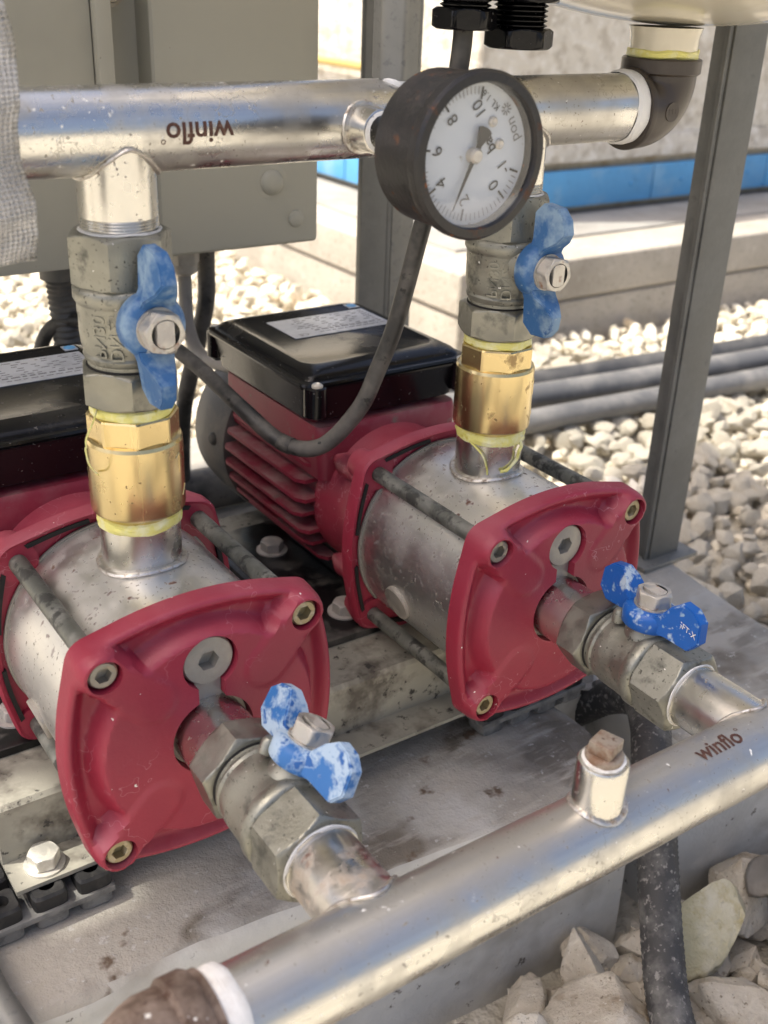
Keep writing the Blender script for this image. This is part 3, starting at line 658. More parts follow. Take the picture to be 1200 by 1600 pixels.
# ================================================================== mounting rail, pads
def build_mounting():
    r = thing('mounting_channel', 'dirty pale painted steel channel under both pumps', 'channel')
    b = BM(); prof = [(.0515, -.0955), (.0515, -.0932), (.0722, -.0932), (.0722, -.0622), (.0742, -.0600), (.290, -.0600), (.292, -.0625), (.292, -.0955), (.289, -.0955), (.289, -.064), (.0768, -.064), (.0768, -.0955)]
    rings(b, [[Vector((x, y, z)) for y, z in prof] for x in (-.0795, .286)]); obj('folded_sheet', b, 'rail_paint', r, 20)
    for x in (-.0625, .238):
        b = BM(); lathe(b, [(.0098, -.0932), (.0098, -.0921)], xf('Z', (x, .0625, 0)), 28); obj('washer', b, 'bolt_zinc', r)
        b = BM(); hexa(b, .0135, -.0921, -.0850, xf('Z', (x, .0625, 0)), rot=.2); obj('hex_bolt', b, 'bolt_zinc', r)
    def pad(label, x0, nx, y0, ny):
        t = thing('rubber_pad', label, 'pad', Matrix.Translation((x0, y0, 0)), 'grid pads under the channel')
        pc = .0215
        b = BM(); box(b, -.001, nx * pc - .003, 0, ny * pc, -.1075, -.1040, .0008); obj('web_sheet', b, 'pad_grey', t)
        def cell(dz0, dz1):
            b = BM(); h = .0082; n = 32; rr = []
            def sq(a):
                c, s = abs(math.cos(a)), abs(math.sin(a)); return h / ((c ** 6 + s ** 6) ** (1 / 6))
            for q, z in (('o', dz0), ('o', dz1 - .0015 * (1 if dz1 > dz0 else -1)), ('c', dz1), ('i', dz1), ('i', dz1 - .006 * (1 if dz1 > dz0 else -1)), ):
                ring = []
                for i in range(n):
                    a = 2 * PI * i / n; rad = sq(a) if q == 'o' else (sq(a) - .0012 if q == 'c' else .0040); ring.append(Vector((rad * math.cos(a), rad * math.sin(a), z)))
                rr.append(ring)
            return rings(b, rr)
        up = mesh_of(cell(-.104, -.0957), 'pad_cell', 'pad_black'); dn = mesh_of(cell(-.1075, -.1152), 'pad_cell', 'pad_grey')
        for i in range(nx):
            for j in range(ny):
                for me in (up, dn):
                    o = obj('pad_cell', me, None, t); o.location = ((i + .45) * pc, (j + .45) * pc, 0)
    pad('black rubber grid pad under the left end of the channel', -.1185, 4, .0425, 3)
    pad('black rubber grid pad under the channel behind the right pump plate', .196, 4, .046, 3)
    t = thing('anchor_bolt', 'dusty anchor bolt in the plinth under the right suction valve', 'bolt', Matrix.Translation((.292, .062, SLAB)))
    b = BM(); lathe(b, [(.0125, 0), (.0125, .002)], Matrix(), 28); obj('washer', b, 'bolt_dusty', t)
    b = BM(); hexa(b, .0145, .002, .009, rot=.3); obj('bolt_head', b, 'bolt_dusty', t)
build_mounting()

# ================================================================== check valves and ball valves
def make_check(label, x):
    t = thing('check_valve', label, 'check valve', Matrix.Translation((x, YR, 0)), 'brass check valves')
    b = BM(); lathe(b, [(.0150, .0785), (.0172, .0785), (.0178, .0800), (.0190, .0808), (.0203, .0818), (.0206, .0830), (.0206, .1135), (.0200, .1150), (.0186, .1156)], Matrix(), 72); obj('body', b, 'brass', t, 18)
    b = BM(); lathe(b, [(1, .1150), (1, .1254), (.97, .1262)], Matrix(), 96, rad=lambda a, r, t_: r * .0181 / math.cos((a + .3) % (PI / 4) - PI / 8), ends=(False, True)); obj('octagon_end', b, 'brass', t, 18)
    b = BM(); tape(b, .0178, .0735, .0802, Matrix(), seed=int(x * 90) + 1, amp=.0009, wob=.0022); obj('sealing_tape', b, 'yellow_tape', t)
    b = BM(); tape(b, .0168, .1258, .1312, Matrix(), seed=int(x * 90) + 4, amp=.0006, wob=.0012); obj('sealing_tape', b, 'yellow_tape', t)
    # cast arrow / letter marks
    b = BM()
    for (u, v, du, dv) in ((0, .100, 0, .009), (0, .109, .004, -.004), (0, .109, -.003, -.0015), (-.006, .090, .005, -.004), (.002, .088, .004, .004)):
        P = []
        for k in range(5):
            a = (-50 + (u + du * k / 4) / .0206 * 57.3) * PI / 180; P.append(Vector((.0205 * math.cos(a), .0205 * math.sin(a), v + dv * k / 4)))
        tube(b, P, .00035, 6)
    obj('cast_marks', b, 'brass', t)
    return t
make_check('brass check valve on the front pump with tape at both ends', 0)
cvB = make_check('brass check valve on the rear pump with tape strands hanging below', D)
def strand(name, pts, r, label, mat='yellow_tape', parent=None):
    b = BM(); tube(b, smooth_path(pts, 8), lambda i, n: r * (.7 + .5 * abs(nz((i * .4, 0, 0), 4))), 6)
    o = obj(name, b, mat, parent)
    if label: tag(o, label, 'tape')
    return o
strand('tape_strand', [(-.0175, -.004, .0755), (-.0150, -.0125, .070), (-.0125, -.0145, .062), (-.0120, -.0146, .0585)], .0006, None, parent=cvB)
strand('tape_strand', [(.0065, -.0172, .0752), (.0070, -.0183, .0725), (.0050, -.0189, .070), (.0040, -.0187, .0655), (-.0020, -.0190, .061), (-.0060, -.0182, .0605)], .0011, None, parent=cvB)
strand('tape_strand', [(-.0165, YR - .003, .1300), (-.0215, YR - .012, .1290), (-.0265, YR - .016, .1235), (-.0268, YR - .016, .1200), (-.0272, YR - .016, .1190), (-.0262, YR - .016, .1120), (-.0215, YR - .012, .1050), (-.0205, YR - .006, .1035)], .00045, None, parent=bpy.data.objects['check_valve'])
# note: the last strand is given in valve coordinates, shift back by the valve origin
_o = bpy.data.objects['tape_strand.002']; _o.location = (0, -YR, 0)
strand('yellow_strand', [(.302, .030, SLAB + .001), (.318, .018, SLAB + .002), (.332, .016, SLAB + .002), (.342, .022, SLAB + .002), (.346, .033, SLAB + .003)], .0007, 'thin yellow tape strand curling on the plinth by the right suction valve')

def make_valve(label, mw, hmat, group, nutmat='nut_zinc', letters=None):
    """local z = pipe axis (union nut first), local x = stem"""
    t = thing('ball_valve', label, 'ball valve', mw, group)
    ZS = .0385
    b = BM(); hexa(b, .0376, 0, .0160, hole=.0160, rot=.35); obj('union_nut', b, 'valve_nut', t)
    b = BM(); lathe(b, [(.0140, .0148), (.0166, .0148), (.0168, .0170), (.0168, .0182), (.0178, .0192), (.0183, .0210), (.0177, .0222), (.0180, .0235), (.0187, .0260), (.0190, .0300), (.0190, .0380), (.0192, .0385), (.0192, .0420), (.0196, .0430), (.0204, .0445), (.0204, .0482), (.0196, .0494), (.0185, .0500)], Matrix(), 72); bd = obj('valve_body', b, 'valve_nickel', t)
    b = BM(); lathe(b, [(.0160, .0146), (.0175, .0155), (.0175, .0163), (.0160, .0172)], Matrix(), 48); obj('gap_shade_ring', b, 'hole_shade', t)  # dark ring painted as the shaded gap behind the union nut
    b = BM(); hexa(b, .0366, .0490, .0708, rot=.62, hole=.0150); obj('hex_end', b, 'valve_nickel', t)
    b = BM(); tape(b, .0155, .0704, .0716, Matrix(), seed=7, amp=.0003, wob=.0006); obj('sealing_tape', b, 'ptfe_ring', t)
    # stem boss, stop pin
    sx = xf('X', (0, 0, ZS))
    b = BM(); lathe(b, [(.0115, .0140), (.0108, .0180), (.0094, .0205), (.0090, .0262)], sx, 36); obj('stem_boss', b, 'valve_nickel', bd)
    b = BM(); lathe(b, [(.0030, .0190), (.0030, .0240), (.0022, .0255), (.0008, .0262)], xf('X', (0, .0085, ZS - .0115)), 16); obj('stop_pin', b, 'valve_nickel', bd)
    # raised cast letters on the flank
    for body, zc_, off, sz in (('DN25', .0315, .55, .0072), ('PN30', .0315, .95, .0066)):
        pass
    for row, (body, phi) in enumerate((('DN25', -.62), ('PN30', -.98))):
        Rb = .0190
        b = text_map(body, .0078, lambda x, y, z: (lambda ph, rr: Vector((rr * math.cos(ph), rr * math.sin(ph), .0315 + x)))(phi + y / Rb, Rb + z - .0001), extrude=.0006)
        obj('cast_letters', b, 'valve_nickel', bd)
    # butterfly handle lies along the pipe axis
    b = BM()
    lathe(b, [(.0126, .0222), (.0132, .0228), (.0133, .0285), (.0126, .0303), (.0105, .0316), (.0086, .0320)], sx, 44)
    hd = obj('handle', b, hmat, t, 50)
    fin = [(.0080, .0228), (.0145, .0232), (.0270, .0216), (.0318, .0275), (.0310, .0376), (.0262, .0422), (.0195, .0432), (.0150, .0395), (.0110, .0335), (.0080, .0318)]
    for s_ in (1, -1):
        b2 = bmesh.new(); rr = []
        for yo in (-.0030, 0, .0030):
            rr.append([Vector((h, yo * (2.5 - 1.5 * sstep(.0085, .0200, u)) + s_ * .0012 * math.sin(u * 90), ZS + s_ * u)) for u, h in fin])
        rings(b2, rr)
        bmesh.ops.recalc_face_normals(b2, faces=b2.faces[:])
        bmesh.ops.bevel(b2, geom=[e for e in b2.edges if len(e.link_faces) == 2 and e.calc_face_angle(0) > .9], offset=.0006, segments=2, affect='EDGES')
        obj('wing', b2, hmat, hd, 40)
    b = BM(); lathe(b, [(.0088, .0318), (.0088, .0328), (.0060, .0328)], sx, 32); obj('washer', b, nutmat, t)
    b = BM(); hexa(b, .0152, .0326, .0398, sx, hole=.0058, rot=.2); obj('handle_nut', b, nutmat, t)
    b = BM(); lathe(b, [(.0058, .0330), (.0058, .0362)], sx, 24); obj('stem_slot', b, 'hole_shade', t)  # dark disc drawn for the shade down the nut hole
    b = BM(); rr = []
    for hh in (.034, .0396, .0402):
        q = .0002 if hh > .04 else 0
        rr.append([Vector((hh, max(-.0037 + q, min(.0037 - q, (.0056 - q) * math.cos(2 * PI * i / 28))), ZS + (.0056 - q) * math.sin(2 * PI * i / 28))) for i in range(28)])
    rings(b, rr); obj('stem', b, nutmat, t)
    if letters:
        b = text_map(letters, .0042, lambda x, y, z: Vector((.0325 + y - x * .25, .0030 * (2.5 - 1.5 * sstep(.0085, .0200, .0250 + x * .9)) + .0006 + .0012 * math.sin((.0250 + x * .9) * 90), ZS + .0250 + x * .9)))
        obj('handle_letters', b, 'ptfe_ring', hd)
    return t
def frame(o, stem, axis):
    x = Vector(stem).normalized(); z = Vector(axis).normalized(); y = z.cross(x).normalized(); x = y.cross(z)
    m = Matrix((x, y, z)).transposed().to_4x4(); m.translation = Vector(o); return m
G = 'ball valves with blue butterfly handles'
make_valve('ball valve with faded blue handle above the brass valve of the front pump', frame((0, YR, .1312), (.0, -1, 0), (0, 0, 1)), 'blue_old', G)
make_valve('ball valve with dark blue handle below the pressure gauge', frame((D, YR, .1312), (.0, -1, 0), (0, 0, 1)), 'blue_old', G)
make_valve('ball valve with chipped pale blue handle on the front pump suction', frame((0, -.0175, 0), (math.sin(R_(25)), 0, math.cos(R_(25))), (0, -1, 0)), 'blue_faded', G)
make_valve('ball valve with bright blue lettered handle on the rear pump suction', frame((D, -.0180, 0), (math.sin(R_(3)), 0, 1), (0, -1, 0)), 'blue_fresh', G, letters='GFT-X')

# ================================================================== manifolds
def saddle(bm, at, ax_r, br_r, direction, seed=0):
    """weld bead where a branch meets a pipe lying along x; direction '-z' or 'y' or 'z' or '-y'"""
    rr = []; n = 64
    for i in range(n + 1):
        a = 2 * PI * i / n; u, v = br_r * math.cos(a), br_r * math.sin(a)
        h = math.sqrt(max(0, ax_r ** 2 - v * v)) + .0003
        d = {'-z': (Vector((1, 0, 0)), Vector((0, 1, 0)), Vector((0, 0, -1))), 'z': (Vector((1, 0, 0)), Vector((0, 1, 0)), Vector((0, 0, 1))), 'y': (Vector((1, 0, 0)), Vector((0, 0, 1)), Vector((0, 1, 0))), '-y': (Vector((1, 0, 0)), Vector((0, 0, 1)), Vector((0, -1, 0)))}[direction]
        c = Vector(at) + d[0] * u + d[1] * v + d[2] * h
        rad = (d[0] * math.cos(a) + d[1] * math.sin(a)); ring = []
        for k in range(8):
            q = 2 * PI * k / 8; s = .0011 + .00035 * nz((math.cos(a) * 8, math.sin(a) * 8, k * .2), seed); ring.append(c + (rad * math.cos(q) * 1.5 + d[2] * math.sin(q)) * s)
        rr.append(ring)
    return rings(bm, rr, (False, False))
def wrap_x(yc, zc, R, xc, phi0, flip=False):
    s = -1 if flip else 1
    def f(x, y, z):
        ph = phi0 + s * y / R
        return Vector((xc + s * x, yc - (R + .00015) * math.cos(ph), zc + (R + .00015) * math.sin(ph)))
    return f
def build_upper():
    R = .0162
    t = thing('discharge_manifold', 'horizontal stainless discharge pipe at the top with a winflo mark', 'pipe')
    b = BM(); lathe(b, [(R, x) for x in (-.20, -.1, 0, .1, .2, .272)], xf('X', (0, YR, ZM)), 72); pi = obj('pipe', b, 'pipe_steel', t)
    for x in (0, D):
        b = BM(); tube(b, [Vector((x, YR, z)) for z in (ZM, .2075, .2070)], lambda i, n: (.0154, .0154, .0150)[i], 64); br = obj('branch', b, 'nozzle_steel', t)
        b = BM(); saddle(b, (x, YR, ZM), R, .0155, '-z', 1); obj('weld_bead', b, 'weld', br)
        b = BM()
        for k in range(4): lathe(b, [(.0150, 0), (.0156, .0006), (.0150, .0012)], xf('Z', (x, YR, .2028 + k * .0012)), 48)
        obj('thread', b, 'nozzle_steel', br)
    b = BM(); lathe(b, [(.0092, .010), (.0092, .0295), (.0080, .0303)], xf('-Y', (.1035, YR, .2375)), 40); bo = obj('gauge_boss', b, 'nozzle_steel', t)
    b = BM(); saddle(b, (.1035, YR, .2375), R, .0094, '-y', 2); obj('weld_bead', b, 'weld', bo)
    b = BM(); tape(b, .0078, -.031, -.0375 + .002, xf('-Y', (.1035, YR - .062, .2375)), seed=3, amp=.0003, wob=.0006); obj('sealing_tape', b, 'ptfe_ring', bo)
    b = text_map('winflo', .0115, wrap_x(YR, ZM, R, .0285, R_(1), True), bold=.0002); obj('winflo_mark', b, 'print_rust', t)
    b = text_map('o', .0042, wrap_x(YR, ZM, R, .0285 - .0152, R_(1) - .0035 / R, True)); obj('winflo_mark', b, 'print_rust', t)
    b = BM(); tape(b, R + .0009, .2655, .2740, xf('X', (0, YR, ZM)), seed=11, amp=.0005, wob=.0012); obj('sealing_tape', b, 'ptfe', t)
    # sensor stem on top of the manifold
    s = thing('sensor_stem', 'grey hexagonal steel stem rising from the top pipe behind the gauge', 'fitting')
    b = BM(); hexa(b, .0178, .2545, .42, xf('Z', (.1293, YR, 0)), rot=.75); obj('hex_bar', b, 'galv_light', s)
    b = BM(); lathe(b, [(.0088, .2440), (.0088, .2550)], xf('Z', (.1293, YR, 0)), 32); obj('thread_end', b, 'rod_steel', s)
    b = BM(); tape(b, .0088, .2488, .2558, xf('Z', (.1293, YR, 0)), seed=5, amp=.0007, wob=.0015); obj('sealing_tape', b, 'ptfe_ring', s)
    b = BM(); lathe(b, [(.0100, .2360), (.0100, .2495), (.0092, .2505)], xf('Z', (.1293, YR - .003, 0)), 32); obj('socket', b, 'rod_steel', s)
    # brown elbow
    e = thing('pipe_elbow', 'dark brown plastic elbow at the right end of the top pipe', 'pipe fitting')
    b = BM(); P = [Vector((.2735, YR, ZM - .002)), Vector((.2765, YR, ZM - .002))]
    for k in range(13):
        a = R_(-90 + 90 * k / 12); P.append(Vector((.2790 + .0155 * math.cos(a), YR, ZM - .002 + .0155 + .0155 * math.sin(a))))
    P.append(Vector((.2945, YR, .2600)))
    tube(b, P, lambda i, n: .0185, 48); bo = obj('bend', b, 'brown_plastic', e)
    b = BM(); lathe(b, [(.0165, .2540), (.0190, .2545), (.0202, .2555), (.0202, .2615), (.0195, .2622), (.0150, .2622)], xf('Z', (.2945, YR, 0)), 48); obj('collar', b, 'brown_plastic', e)
    b = BM(); lathe(b, [(.0160, .2722), (.0196, .2722), (.0200, .2730), (.0198, .2755), (.0182, .2770)], xf('X', (0, YR, ZM - .001)), 48); obj('collar', b, 'brown_plastic', e)
    b = BM(); lathe(b, [(.0040, 0), (.0046, 0), (.0046, .0005), (.0040, .0005)], xf('-Y', (.2870, YR - .0183, .2380)), 24); md = obj('cast_ring', b, 'brown_plastic', e)
    b = text_map('PU', .0046, lambda x, y, z: Vector((.2870 + x, YR - .0186 - z, .2380 + y)), extrude=.0003); obj('cast_letters', b, 'brown_plastic', e)
    b = BM(); tape(b, .0172, .2618, .2665, xf('Z', (.2945, YR, 0)), seed=21, amp=.0009, wob=.0014); obj('sealing_tape', b, 'yellow_tape', e)
    # pressure vessel
    v = thing('pressure_vessel', 'glossy cream pressure vessel hanging above the elbow', 'tank')
    b = BM(); cz, rx_, rz_ = .378, .178, .1015
    prof = [(.0165, .256), (.0165, .2625), (.0172, .2635), (.0172, .2720), (.0185, .2765)]
    lathe(b, prof, xf('Z', (.2945, YR, 0)), 48, ends=(True, False)); obj('neck', b, 'cream', v)
    b = BM(); prof = []
    for k in range(25):
        a = R_(-90 + 90 * k / 24 + .01); prof.append((rx_ * math.cos(a) + .0001, cz + rz_ * math.sin(a)))
    prof += [(rx_, .62), (rx_ * .8, .69), (rx_ * .3, .72)]
    lathe(b, prof, xf('Z', (.3150, YR + .012, 0)), 96); obj('tank_shell', b, 'cream', v)
build_upper()

def build_lower():
    R = .0162
    t = thing('suction_manifold', 'wide stainless suction pipe across the foreground with a winflo mark', 'pipe')
    b = BM(); lathe(b, [(R, x) for x in (-.068, 0, .1, .2, .3, .42)], xf('X', (0, YM, 0)), 80); obj('pipe', b, 'pipe_steel', t)
    for x in (0, D):
        b = BM(); tube(b, [Vector((x, y, 0)) for y in (YM + .004, -.090, -.0885)], lambda i, n: (.0153, .0153, .0147)[i], 64); br = obj('branch', b, 'stub_steel' if x == 0 else 'nozzle_steel', t)
        b = BM(); saddle(b, (x, YM, 0), R, .0154, 'y', 4); obj('weld_bead', b, 'weld', br)
        b = BM()
        for k in range(2): lathe(b, [(.0140, 0), (.0158, .0005), (.0140, .0010)], xf('Y', (x, -.0905 + k * .0012, 0)), 48)
        obj('thread', b, 'nozzle_steel', br)
    xb = .0972
    b = BM(); lathe(b, [(.0100, .010), (.0100, .0345), (.0094, .0355), (.0075, .0355)], xf('Z', (xb, YM, 0)), 40); bo = obj('drain_boss', b, 'nozzle_steel', t)
    b = BM(); saddle(b, (xb, YM, 0), R, .0102, 'z', 6); obj('weld_bead', b, 'weld', bo)
    b = BM(); tape(b, .0074, .0352, .0368, xf('Z', (xb, YM, 0)), seed=14, amp=.0004, wob=.001); obj('sealing_tape', b, 'ptfe_ring', bo)
    b = BM(); lathe(b, [(.0074, .0345), (.0074, .0385), (.0066, .0395)], xf('Z', (xb, YM, 0)), 28)
    box(b, -.0049, .0049, -.0049, .0049, .0392, .0448, .0008, mw=Matrix.Translation((xb, YM, 0)) @ Matrix.Rotation(.3, 4, 'Z')); obj('square_plug', b, 'plug_rusty', t)
    b = text_map('winflo', .0105, wrap_x(YM, 0, R, .1640, R_(82)), bold=.0002); obj('winflo_mark', b, 'print_rust', t)
    b = text_map('o', .0038, wrap_x(YM, 0, R, .1640 + .0140, R_(82) + .0035 / R)); obj('winflo_mark', b, 'print_rust', t)
    b = BM(); tape(b, R + .0008, -.0680, -.0575, xf('X', (0, YM, 0)), seed=31, amp=.0005, wob=.0016); obj('sealing_tape', b, 'ptfe', t)
    c = thing('iron_elbow', 'rusty brown iron fitting closing the near end of the suction pipe', 'pipe fitting')
    b = BM(); P = [Vector((-.0655, YM, 0)), Vector((-.0800, YM, 0))]
    for k in range(1, 9):
        a = R_(90 * k / 8); P.append(Vector((-.0800 - .012 * math.sin(a), YM - .012 * (1 - math.cos(a)), 0)))
    P.append(Vector((-.0920, YM - .04, 0)))
    tube(b, P, lambda i, n: .0188 if i < 2 else .0193, 40); obj('elbow_body', b, 'rust_cap', c)
    b = BM(); lathe(b, [(.0170, -.0680), (.0196, -.0685), (.0205, -.0700), (.0205, -.0770), (.0190, -.0785)], xf('X', (0, YM, 0)), 40); obj('collar', b, 'rust_cap', c)
build_lower()

# ================================================================== gauge
def build_gauge():
    YF = -.0250
    g = thing('pressure_gauge', 'round pressure gauge with rusty black case and white dial', 'pressure gauge', Matrix.Translation((.1045, YF, .2368)))
    my = xf('-Y')     # local z -> towards the viewer
    b = BM(); lathe(b, [(.006, -.040), (.0072, -.034), (.0072, -.0305), (.0270, -.0305), (.0285, -.0290), (.0288, -.0060), (.0300, -.0058), (.0303, -.0040), (.0303, -.0012), (.0292, 0), (.0262, .0002), (.0258, -.0006), (.0256, -.0080), (.010, -.0082)], my, 96); obj('case', b, 'gauge_black', g)
    b = BM(); lathe(b, [(.0256, -.0072), (.0256, -.0066)], my, 72); di = obj('dial', b, 'dial_white', g)
    ROT = 122
    def pol(r, deg): a = R_(deg); return r * math.cos(a), r * math.sin(a)
    yd = .0062
    def flat(body, size, cx, cz, rot, mat, bold=0.0, nm='dial_letters'):
        c, s = math.cos(R_(rot)), math.sin(R_(rot))
        b = text_map(body, size, lambda x, y, z: Vector((cx + x * c - y * s, yd, cz + x * s + y * c)), bold=bold); return obj(nm, b, mat, di)
    TB = [(-1, -18), (0, -45), (2, -98), (4, -146), (6, -187), (8, -232), (10, -277)]
    def val(v):
        for (a, p0), (b_, p1) in zip(TB, TB[1:]):
            if v <= b_: return p0 + (p1 - p0) * (v - a) / (b_ - a)
        return -277
    for v in (-1, 0, 2, 4, 6, 8, 10):
        x, z = pol(.0163, val(v)); flat(str(v), .0068, x, z, ROT, 'print_black', 0, 'dial_number')
    b = BM(); bs = BM()
    for k in range(-5, 51):
        v = k / 5; a = val(v); big = (k % 10 == 0 or k == -5)
        r0 = .0196 if big else (.0207 if k % 5 == 0 else .0213)
        wd = .00042 if big else .00018
        c, s = math.cos(R_(a)), math.sin(R_(a)); P = [(r0, -wd), (.0240, -wd), (.0240, wd), (r0, wd)]
        (b if big else bs).faces.new([(b if big else bs).verts.new((r * c - t * s, yd, r * s + t * c)) for r, t in P])
    obj('scale_marks', b, 'print_black', di); obj('fine_scale_marks', bs, 'print_grey', di)
    x, z = pol(.0086, 30); flat('bar', .0062, x, z, ROT, 'print_black', .0001)
    x, z = pol(.0203, 70); flat('KL 1.6', .0038, x, z, ROT + 20, 'print_black')
    # maker's mark: spoked wheel and drawn letters
    flat('pon', .0062, *pol(.0205, 24), ROT - 8, 'print_grey')
    b = BM()
    for k in range(9):
        a = R_(k * 40); cx, cz = pol(.0215, 47); 
        vv = [bm_ for bm_ in ((.0007, -.0002), (.0023, -.0003), (.0023, .0003), (.0007, .0002))]
        b.faces.new([b.verts.new((cx + r * math.cos(a) - t * math.sin(a), yd, cz + r * math.sin(a) + t * math.cos(a))) for r, t in vv])
    obj('spoked_mark', b, 'print_grey', di)
    for r, a in ((.0144, 53), (.0130, 15)):
        x, z = pol(r, a); b = BM(); lathe(b, [(.0019, -.0068), (.0019, -.0058), (.0013, -.0053), (.0006, -.0056)], xf('-Y', (x, 0, z)), 20); obj('dial_screw', b, 'nut_zinc', di)
    # needle points a little past 2
    a = val(2.7); c, s = math.cos(R_(a)), math.sin(R_(a)); b = BM()
    P = [(.0215, .0001), (.0030, .0008), (-.0040, .0011), (-.0065, .0021), (-.0098, .0033), (-.0106, .0018), (-.0108, 0)]
    P = P + [(r, -t) for r, t in reversed(P[:-1])]
    rings(b, [[Vector((r * c - t * s, y, r * s + t * c)) for r, t in P] for y in (.0048, .0043)]); ne = obj('needle', b, 'print_black', g)
    b = BM(); lathe(b, [(.0028, -.0066), (.0028, -.0036), (.0021, -.0028), (.0006, -.0028)], my, 28); obj('needle_hub', b, 'nut_zinc', ne)
    b = BM(); b.faces.new([b.verts.new((.0257 * math.cos(i * PI / 32), .0016, .0257 * math.sin(i * PI / 32))) for i in range(64)]); obj('glass', b, 'glass', g)
build_gauge()

# ================================================================== switch, cables, panel, posts
def build_electrics():
    s = thing('pressure_switch', 'black switch housing with two cable glands at the top edge', 'switch box')
    b = BM(); box(b, .160, .262, .072, .130, .2925, .38, .004); obj('housing', b, 'black_gloss', s)
    for x, y, z, r in ((.1900, .1, .2775, 1.0), (.2245, .1, .2690, 1.1)):
        b = BM()
        for k in range(6): lathe(b, [(.0105 * r, 0), (.0122 * r, .0009), (.0122 * r, .0013), (.0105 * r, .0022)], xf('Z', (x, y, z + .005 + k * .0022)), 28, ends=(True, True))
        gl = obj('cable_gland', b, 'black_gloss', s)
        b = BM(); hexa(b, .0275 * r, z - .0045, z + .0050, xf('Z', (x, y, 0)), rot=.5); obj('gland_nut', b, 'black_gloss', gl)
        b = BM(); hexa(b, .0330 * r, z + .0165, z + .024, xf('Z', (x, y, 0)), rot=.2); obj('lock_nut', b, 'black_gloss', gl)
    b = BM(); P = smooth_path([(.1895, .1, .283), (.1890, .1, .262), (.1880, .105, .23), (.1862, .112, .20), (.1845, .12, .1714), (.1758, .125, .1261), (.1680, .130, .098), (.1590, .135, .0737), (.143, .148, .0500), (.1295, .168, .0470), (.1200, .20, .0588), (.1154, .26, .0717), (.108, .31, .078), (.09, .35, .078), (.06, .38, .06), (.05, .40, -.05)], 10)
    tube(b, P, .0048, 16); tag(obj('power_cable', b, 'cable_black'), 'dusty black cable looping from the switch round the rear pump box', 'cable')
    # short dark sleeve on the loop
    b = BM(); k0 = 88; tube(b, P[k0:k0 + 4], .0052, 16); obj('sleeve', b, 'black_matt', bpy.data.objects['power_cable'])
    # control panel
    c = thing('control_panel', 'beige sheet steel control cabinet behind the top pipe', 'cabinet')
    b = BM(); box(b, -.42, .0895, .322, .50, .1215, .62, .002); obj('door', b, 'panel', c)
    b = BM(); box(b, .0900, .1000, .316, .345, .1200, .62, .0015); obj('door_lip', b, 'panel', c)
    b = BM(); box(b, .0880, .1330, .352, .36, .10, .62); obj('backing', b, 'panel', c)
    b = BM(); box(b, .1292, .2495, .330, .50, .1200, .62, .004, 3); rb = obj('side_box', b, 'panel', c)
    b = BM(); lathe(b, [(.0125, -.0002), (.0105, .0004), (.0086, .0002), (.0082, .0016), (.0068, .0032), (.0030, .0042), (.0005, .0043)], xf('-Y', (.2120, .330, .1636)), 36); obj('button', b, 'panel', rb)
    b = BM(); lathe(b, [(.0060, 0), (.0056, .0014), (.0036, .0022), (.0005, .0024)], xf('-Y', (.2312, .330, .1376)), 28); obj('button', b, 'panel', rb)
    b = BM(); hexa(b, .0130, 0, .006, xf('-Y', (.1125, .351, .2800)), rot=.3); lathe(b, [(.010, -.0015), (.010, .0006)], xf('-Y', (.1125, .351, .2800)), 24); obj('panel_bolt', b, 'bolt_steel', c)
    # gland with grey cable to the rear pump, dark conduit beside it
    g = thing('cable_gland', 'pale grey cable gland under the cabinet with a grey cable', 'cable gland')
    b = BM(); hexa(b, .0200, .1040, .1180, xf('Z', (.1635, .372, 0)), rot=.2); lathe(b, [(.006, .096), (.0090, .098), (.0098, .1040)], xf('Z', (.1635, .372, 0)), 28); obj('gland_nut', b, 'gland_grey', g)
    b = BM(); tube(b, smooth_path([(.1635, .372, .112), (.1635, .372, .09), (.1618, .366, .06), (.162, .350, .0440), (.164, .32, .0440), (.166, .280, .050), (.175, .27, .055)], 8), .0050, 14); tag(obj('grey_cable', b, 'cable_grey'), 'pale grey cable curving from the cabinet to the rear pump', 'cable')
    b = BM(); tube(b, smooth_path([(.1835, .378, .13), (.1835, .378, .10), (.182, .378, .07), (.172, .38, .03), (.165, .39, -.02), (.17, .41, -.10)], 8), .0065, 16); tag(obj('dark_conduit', b, 'cable_black'), 'dark thick cable hanging under the right part of the cabinet', 'cable')
    b = BM(); P = smooth_path([(.0735, .372, .13), (.0735, .372, .10), (.0760, .375, .05), (.0800, .39, -.01), (.085, .41, -.11)], 24)
    tube(b, P, lambda i, n: .0095 + (.0008 if i % 2 else -.0004), 18); cc = tag(obj('corrugated_conduit', b, 'fan_grey'), 'ribbed grey conduit under the cabinet left of the front valve', 'conduit')
    b = BM(); lathe(b, [(.0135, .104), (.0135, .121)], xf('Z', (.0735, .372, 0)), 28); obj('conduit_nut', b, 'fan_grey', cc)
    # posts
    p = thing('steel_post', 'dark square steel post behind the pressure gauge', 'post', group='upright steel posts')
    b = BM(); box(b, .3056, .3300, .360, .366, SLAB, .60, .001); obj('flange', b, 'galv', p)
    b = BM(); box(b, .3302, .3345, .3602, .395, SLAB, .60, .001); obj('web', b, 'galv', p)
    b = BM(); box(b, .3347, .3560, .360, .366, SLAB, .60, .001); obj('flange', b, 'galv_light', p)
    p = thing('steel_post', 'grey steel channel post standing on the plinth at the right', 'post', group='upright steel posts')
    b = BM(); box(b, .4470, .4790, .1500, .1535, SLAB - .001, .70, .0008); obj('face', b, 'galv', p)
    b = BM(); box(b, .4455, .4490, .1537, .1660, SLAB - .001, .70, .0008); obj('flange', b, 'galv', p)
    b = BM(); box(b, .4430, .4468, .1515, .1545, SLAB - .001, .70, .0006); obj('lip', b, 'galv', p)
